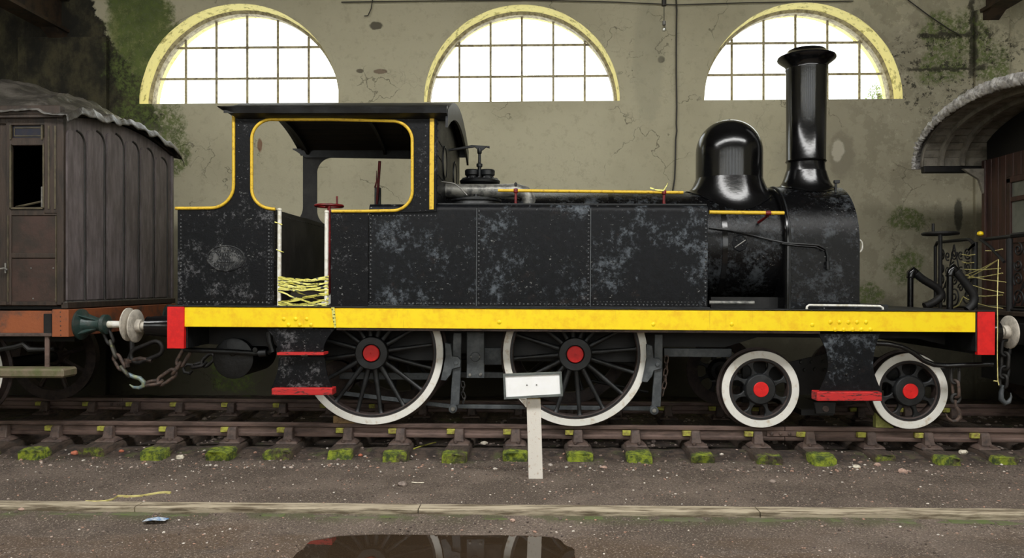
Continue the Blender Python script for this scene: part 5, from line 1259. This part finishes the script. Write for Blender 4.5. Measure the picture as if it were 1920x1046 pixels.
for k in range(nbv):
    a = lerp(YBN, YBF, k / nbv) + .004; b = lerp(YBN, YBF, (k + 1) / nbv) - .004
    zt = ZE2 + .05
    if 9.02 < (a + b) / 2 < 9.88: segs = ((1.5, 2.34),(3.05, zt))
    else: segs = ((1.5, zt),)
    for z0, z1 in segs:
        mb = MB(); mb.box(XB, XB + .03, a, b, z0, z1); rp('wall_board', mb, 'mahogany', BH, bev=.004)
for y0, y1, z0, z1 in ((9.02, 9.10, 2.3, 3.1), (9.80, 9.88, 2.3, 3.1), (9.02, 9.88, 2.28, 2.36), (9.02, 9.88, 3.04, 3.12), (9.1, 9.8, 2.80, 2.86)):
    mb = MB(); mb.box(XB - .02, XB + .02, y0, y1, z0, z1); rp('window_frame', mb, 'mahogany', BH, bev=.005)
mb = MB(); mb.box(XB + .005, XB + .012, 9.1, 9.8, 2.36, 3.04); rp('window_glass', mb, simple('grimy_grey_glass', (120, 122, 112), (92, 94, 86), 3, .35), BH)
mb = MB(); mb.box(XB - .03, XB + .06, YBF - .06, YBF + .02, 1.5, ZE2 + .05); rp('corner_post', mb, 'mahogany', BH, bev=.008)
mb = MB(); mb.box(XB, 9.5, YBF - .02, YBF, 1.5, ZE2); mb.box(XB, 9.5, YBN, YBN + .02, 1.5, ZE2); rp('side_wall', mb, 'mahogany')
p = P(1822, 322, 10.3); mb = MB(); mb.prism([(XB - .02, ZE2 - .06), (XB - .30, ZE2 - .06), (XB - .22, ZE2 - .12), (XB - .09, ZE2 - .2), (XB - .02, ZE2 - .42)], YBF - .04, YBF + .02); rp('canopy_bracket', mb, 'canopy_under', bev=.006)
ZP = 1.47
mb = MB(); mb.box(XV + .02, 9.5, 7.75, 10.4, ZP - .05, ZP); rp('platform', mb, 'brown_wood', bev=.006)
mb = MB(); mb.box(XV + .08, XV + .2, 7.8, 10.35, ZP - .36, ZP - .05); rp('headstock', mb, 'frame')
mb = MB(); mb.box(XV + .2, 9.4, 7.95, 8.05, ZP - .3, ZP - .05); rp('sole_bar', mb, 'frame')
mb = MB(); mb.box(XV - .1, XV + .1, 7.8, 8.4, ZP - .2, ZP - .12); rp('buffer_plate', mb, 'frame')
# wrought iron gates
def spiral(c, r0, turns, dirn, a0, r=.011, rot=0):
    pts = []
    N = 26
    for k in range(N + 1):
        t = k / N; a = a0 + dirn * turns * 2 * PI * t; q = r0 * (1 - .82 * t); pts.append((XV + .06, c[0] + q * math.cos(a), c[1] + q * math.sin(a)))
    m_ = MB(); m_.tube(pts, r, 6); return m_
def gate(y0, y1, z0, z1, nm):
    m_ = MB(); s_ = (y1 - y0)
    m_.tube([(XV + .06, y0, z0), (XV + .06, y0, z1 - .16)] + [(XV + .06, y0 + .16 - .16 * math.cos(a * PI / 12), z1 - .16 + .16 * math.sin(a * PI / 12)) for a in range(1, 7)] + [(XV + .06, y1 - .05, z1), (XV + .06, y1, z1 - .05), (XV + .06, y1, z0)], .02, 8)
    m_.cyl((XV + .06, y0, z0 + .02), (XV + .06, y1, z0 + .02), .015, 8)
    G = rp('veranda_railing', m_, 'frame')
    w_ = y1 - y0; h_ = z1 - z0
    specs = []
    for fy in (.17, .5, .83):
        for fz, rr in ((.18, .10), (.42, .085), (.60, .075), (.80, .075)):
            specs.append((fy, fz, rr))
    for i, (fy, fz, rr) in enumerate(specs):
        c = (y0 + w_ * fy, z0 + h_ * fz)
        rp('scroll', spiral(c, rr * (1.25 if fy == .5 and fz < .3 else 1), 1.6, 1 if i % 2 else -1, i * 1.3, .010), 'frame', G, ang=80)
    for fy in (.335, .665):
        for k in range(3):
            c = (y0 + w_ * fy, z0 + h_ * (.3 + .24 * k)); rp('scroll', spiral(c, .06, 1.3, -1 if k % 2 else 1, k * 2.1, .009), 'frame', G, ang=80)
    for fa, fb in ((.08, .5), (.92, .5)):
        m2 = MB(); m2.tube([(XV + .06, y0 + w_ * fa, z0 + .05), (XV + .06, y0 + w_ * lerp(fa, fb, .6), z0 + h_ * .45), (XV + .06, y0 + w_ * fb, z1 - .05)], .010, 6); rp('curved_bar', m2, 'frame', G)
    return G
gate(9.42, 10.33, ZP, 2.32, 'far'); gate(7.85, 8.74, ZP, 2.32, 'near')
for yy in (9.42, 8.74):
    mb = MB(); mb.tube([(XV + .06, yy, ZP), (XV + .06, yy, 2.28)], .034, 10); rp('railing_post', mb, 'frame'); 
mb = MB(); mb.tube([(XV + .07, 9.3, 2.30), (XV + .07, 8.7, 2.305), (XV + .07, 7.8, 2.31)], .022, 8); rp('top_rail', mb, 'frame')
mb = MB(); mb.tube([(XV + .0, 9.2, 2.30), (XV, 9.0, 2.2), (XV, 8.74, 2.02)], .018, 8); rp('latch_bar', mb, 'frame')
mb = MB(); p = P(1763, 438, 10.0); mb.tube([(p.x + .2 * math.cos(k * PI / 16), 10.0 + .2 * math.sin(k * PI / 16), p.z) for k in range(32)], .02, 8, wrap=True); HB = rp('brake_handwheel', mb, 'frame')
for k in range(4):
    mb = MB(); a = k * PI / 2 + .3; mb.cyl((p.x, 10.0, p.z), (p.x + .2 * math.cos(a), 10 + .2 * math.sin(a), p.z), .012, 6); rp('wheel_spoke', mb, 'frame', HB)
mb = MB(); mb.cyl((p.x, 10, ZP), (p.x, 10, p.z + .03), .026, 10); rp('brake_column', mb, 'frame', HB)
mb = MB(); mb.cyl((p.x - .09, 10, p.z), (p.x - .09, 10, p.z + .13), .018, 8); rp('wheel_handle', mb, 'frame', HB)
mb = MB(); mb.lathe([(.005, .04), (.03, .03), (.036, 0), (.02, -.015)], (XV + .04, 9.27, 2.36), 'z', 14); rp('yellow_cap', mb, 'yellow')
# wheels of the right carriage are outside the frame; its underframe end shows dark
mb = MB(); mb.box(XV + .3, 9.4, 8.5, 9.7, .62, ZP - .3); rp('bogie_body', mb, 'frame')
mb = MB(); mb.cyl((6.4, 8.2, .72), (6.4, 10.0, .72), .07, 12); rp('axle', mb, 'frame')
for y0 in (8.2, 9.9):
    mb = MB(); mb.lathe([(.45, 0), (.46, .1), (.46, .12), (.1, .13)], (6.4, y0, .715), 'y', 40); rp('carriage_wheel', mb, 'rust')

# ================================================================== SIGN
Ysg = 7.06
p0 = P(1004, 895, Ysg); SG = thing('sign', (p0.x, Ysg, 0), 'blank white sign board in a grey frame on a speckled white post', 'sign')
mb = MB(); rings = []
for py, a, b in ((898, 991, 1018), (830, 989.5, 1016), (748, 987, 1013.5)):
    l, r = P(a, py, Ysg), P(b, py, Ysg); rings.append([(l.x, Ysg, l.z), (r.x, Ysg, r.z), (r.x, Ysg + .06, r.z), (l.x, Ysg + .06, l.z)])
mb.loft(rings); build('post', mb, 'post_white', SG, bev=.003)
def quad_plate(name, pts, y0, y1, mat, par=SG, bev=.002):
    m_ = MB(); q = [P(a, b, y0) for a, b in pts]; m_.prism([(v.x, v.z) for v in q], y0, y1); return build(name, m_, mat, par, bev=bev)
tilt_b = [(943, 701), (1053, 697), (1056, 743), (945, 749)]
quad_plate('board', [(946, 704), (1050, 700), (1052, 740), (948, 746)], Ysg - .06, Ysg - .045, 'sign_white')
def edge_bar(a, b, c, d): quad_plate('frame_bar', [a, b, c, d], Ysg - .07, Ysg - .04, 'sign_frame')
o_ = tilt_b; i_ = [(947, 705.5), (1049, 701.5), (1051, 738.5), (949, 744.5)]
for k in range(4): edge_bar(o_[k], o_[(k + 1) % 4], i_[(k + 1) % 4], i_[k])
for a, b in ((988, 722), (1006, 721.5)):
    q = P(a, b, Ysg - .062); mb = MB(); mb.lathe([(.007, 0), (.006, -.003), (.001, -.004)], q, 'y', 8); build('screw', mb, 'steel', SG)
quad_plate('brace', [(975, 748), (986, 748), (988, 762), (986, 764)], Ysg - .02, Ysg + .0, 'post_white'); quad_plate('batten', [(960, 706), (1040, 703), (1040, 712), (960, 715)], Ysg - .045, Ysg, 'post_white')

# chocks
for (a, b, c, d, Y, mat, lb) in ((627, 672, 778, 796, 8.30, 'wood_pale', 'tan wooden wedge under the left driving wheel on the rail'), (1638, 1672, 768, 803, 8.30, 'wood_moss', 'mossy wooden wedge under the rightmost wheel')):
    q0, q1 = P(a, c, Y), P(b, d, Y); z0 = zr(q0.x) + .001
    mb = MB(); mb.prism([(q0.x, z0), (q1.x, z0), (q0.x + .02, q0.z), (q0.x, q0.z)], 8.245, 8.32)
    tag(build('wheel_chock', mb, mat, bev=.003), lb, 'chock')

# ================================================================== TAPES, WIRES, LITTER
def ribbon(mb, pts, w_=.018, tw=0.0, th=.002):
    rings = []
    for i, p in enumerate(pts):
        p = Vector(p); a = tw + 1.3 * nz3(p.x * 6, p.z * 6, i * .3)
        u = Vector((0, math.sin(a) * w_ * .6, math.cos(a) * w_)); rings.append([p - u, p + u, p + u + Vector((0, th, 0)), p - u + Vector((0, th, 0))])
    mb.loft(rings)
TB = thing('barrier_tape', P(568, 572, 7.86), 'yellow and black barrier tape wound across the cab doorway between two white pillars', 'tape')
rr = random.Random(11); xa, xb = P(520, 540, 7.86), P(617, 540, 7.86)
for (l, r) in ((519, 524), (521, 522), (524, 530), (527, 538), (534, 530), (538, 545), (541, 535), (520, 545), (529, 519), (530, 543), (565, 568), (568, 548), (571, 572), (566, 551), (572, 560), (568, 573), (545, 572), (535, 567)):
    mb = MB(); pts = []; sg_ = rr.uniform(0, 6)
    for k in range(13):
        t = k / 12; py = lerp(l, r, t) + sg_ * math.sin(t * PI) + rr.uniform(-1, 1); pts.append(P(lerp(521, 616, t), py, 7.868 + .01 * rr.random()))
    ribbon(mb, pts, .007 + .006 * rr.random(), rr.uniform(-1.2, 1.2)); build('tape_strand', mb, 'tape', TB, smooth=False)
mb = MB(); ribbon(mb, [P(a, b, 7.835) for a, b in ((620, 570), (623, 578), (624, 588), (627, 600), (628, 612))], .012, 0)
mb.v = [(v[0], v[1], v[2]) for v in mb.v]
m2 = MB(); q = [P(a, b, 7.838) for a, b in ((621, 576), (627, 576), (629, 596), (630, 614), (627, 615), (624, 597))]; m2.prism([(v.x, v.z) for v in q], 7.838, 7.842); build('tape_end', m2, 'tape', TB, smooth=False)
for a, b in ((521, 418), (524, 470)):
    mb = MB(); ribbon(mb, [P(a - 6, b - 2, 7.88), P(a, b, 7.87), P(a + 8, b + 3, 7.88)], .008, .6); build('tape_knot', mb, 'tape', TB, smooth=False)
TV = thing('veranda_tape', P(1840, 520, 8.9), 'thin pale yellow tape strung across the veranda gap', 'tape')
def strand(pts, par, r=.006, mat='string'):
    m_ = MB(); m_.tube(pts, r, 5); build('strand', m_, mat, par)
def Pv(px, py):                              # point on the railing plane
    k = (px - 960) / F; c, s = math.cos(YAW), math.sin(YAW); X = XV - .0; Y = X * (k * s + c) / (k * c - s); return P(px, py, Y)
for a, b, c, d in ((1808, 505, 1876, 503), (1806, 515, 1886, 529), (1808, 522, 1880, 512), (1810, 524, 1876, 484), (1806, 518, 1872, 487), (1812, 531, 1882, 549), (1815, 554, 1880, 553), (1830, 568, 1880, 578), (1806, 556, 1822, 562), (1804, 477, 1828, 477), (1804, 491, 1826, 492), (1848, 470, 1880, 467)):
    strand([Pv(a, b), Pv((a + c) / 2, (b + d) / 2 + 2), Pv(c, d)], TV)
strand([Pv(1784, 579), Pv(1798, 572), Pv(1806, 556)], TV, .008)
strand([P(1872, 487, 8.3), P(1871, 520, 8.0), P(1870, 560, 7.85), P(1870.5, 604, 7.83), P(1870, 670, 7.84), P(1871, 716, 7.84)], TV, .005)
strand([P(1863, 714, 7.84), P(1871, 715, 7.84), P(1873, 722, 7.84)], TV, .006)
mb = MB(); ribbon(mb, [Pv(1815, 470), Pv(1822, 462), Pv(1828, 458)], .02, .4); build('tape_tail', mb, 'string', TV, smooth=False)
p = P(1245, 352, 8.0); mb = MB(); ribbon(mb, [P(1219, 352, 8.0), P(1232, 356, 8.0), P(1244, 357, 7.99), P(1250, 348, 8.0), P(1252, 343, 8.0)], .009, .5)
tag(build('tape_scrap', mb, 'tape', smooth=False), 'scrap of yellow black tape tied to the right end of the tank handrail', 'tape')
def onground(px, py, lift=.01):
    Y = 7.0
    for _ in range(15):
        X = P(px, py, Y).x; t = (H - gz(X, Y)) * F / (py - YH); c, s = math.cos(YAW), math.sin(YAW); Y = t * ((px - 960) / F * s + c)
    q = P(px, py, Y); q.z += lift; return q
mb = MB(); pts = [onground(a, b) for a, b in ((160, 941), (180, 942), (200, 940), (212, 937), (220, 931), (240, 932), (262, 931), (280, 928), (296, 925), (310, 924), (320, 925))]
rings = []
for i, q in enumerate(pts): rings.append([q + Vector((0, -.012, 0)), q + Vector((0, .012, .002)), q + Vector((0, .012, -.02)), q + Vector((0, -.012, -.02))])
mb.loft(rings); tag(build('tape_on_ground', mb, 'string', smooth=False), 'strip of dirty yellow tape lying on the earth before the left carriage', 'tape')
mb = MB(); q = onground(292, 976, .004); mb.add([q + Vector(v) for v in ((-.09, -.03, 0), (-.01, -.035, .012), (.08, -.02, .004), (.09, .03, .006), (0, .04, .014), (-.08, .03, .003))], [(0, 1, 4, 5), (1, 2, 3, 4)])
ob = build('wrapper', mb, 'litter', smooth=False, recalc=False); ob.modifiers.new('t', 'SOLIDIFY').thickness = .003; tag(ob, 'crumpled blue and white wrapper on the earth at the lower left', 'litter')
mb = MB(); q = onground(148, 916, .012); mb.tube([onground(772, 906), onground(780, 907), onground(795, 907)], .006, 5); tag(build('twig', mb, 'stone_pale'), 'pale thin stick lying right of the grey brick chunk', 'stick')
mb = MB(); mb.tube([onground(776, 843), onground(790, 838), onground(817, 831)], .009, 5); tag(build('twig', mb, 'key'), 'yellowish stick lying beside the rail between sleepers', 'stick')
# wires on the wall and the bulb
def wire(name, pts, r, label, Y=WY - .04):
    m_ = MB(); m_.tube([P(a, b, Y) for a, b in pts], r, 6); return tag(build(name, m_, 'cable', ang=80), label, 'cable')
wire('cable', [(1267, -12), (1269, 20), (1268, 70), (1268, 140), (1269, 200), (1268, 232), (1269, 245), (1267, 262), (1266, 310), (1265, 335), (1261, 360)], .012, 'black cable hanging down the wall left of the dome')
wire('cable', [(640, 4), (860, 1), (1000, 0), (1160, 4), (1270, 9), (1400, 5), (1600, 2)], .008, 'thin cable strung level along the top of the wall')
wire('cable', [(1700, -2), (1740, 28), (1780, 55), (1800, 66)], .008, 'thin wire slanting down at the top right of the wall')
wire('cable', [(683, 30), (690, 29), (696, 16), (699, -4)], .008, 'short bent wire sticking out of the wall between the left and middle windows')
BL = thing('hanging_bulb', P(1245, 0, 11.2), 'bare light bulb hanging on a short wire near the top of the wall', 'light bulb')
mb = MB(); mb.cyl(P(1245, -20, 11.2), P(1245, 40, 11.2), .006, 6); build('flex', mb, 'cable', BL)
mb = MB(); mb.cyl(P(1245, -4, 11.2), P(1245, 11, 11.2), .035, 10); build('junction', mb, 'cable', BL)
q = P(1245, 47, 11.2); mb = MB(); mb.lathe([(.012, .06), (.026, .055), (.028, 0), (.02, -.006)], q, 'z', 14); build('bulb_holder', mb, 'steel', BL)
mb = MB(); mb.lathe([(.018, 0), (.03, -.03), (.036, -.06), (.03, -.085), (.004, -.098)], q, 'z', 16); build('bulb', mb, 'bulb_glass', BL)
# tree seen through the right window
q = P(1648, 175, 17.0); TR = thing('tree', (q.x, 17, 0), 'pale leafy tree outside the right arched window', 'tree')
mb = MB(); mb.tube([(q.x, 17, 0), (q.x + .05, 17, 3), (q.x, 17, q.z)], [.14, .1, .04], 8); build('trunk', mb, 'bark', TR)
mb = MB(); rr = random.Random(5)
for _ in range(900):
    v = Vector((rr.gauss(0, 1), rr.gauss(0, 1), rr.gauss(0, 1))).normalized() * rr.random() ** .4; c = Vector((q.x + .05, 17, q.z - .25)) + Vector((v.x * .33, v.y * .4, v.z * .55)); s_ = .035
    a = Vector((rr.uniform(-1, 1), rr.uniform(-1, 1), rr.uniform(-1, 1))).normalized(); b = a.orthogonal().normalized(); mb.add([c - a * s_, c + b * s_ * .5, c + a * s_, c - b * s_ * .5], [(0, 1, 2, 3)])
build('foliage', mb, 'leaf', TR, smooth=False, recalc=False, kind='stuff')
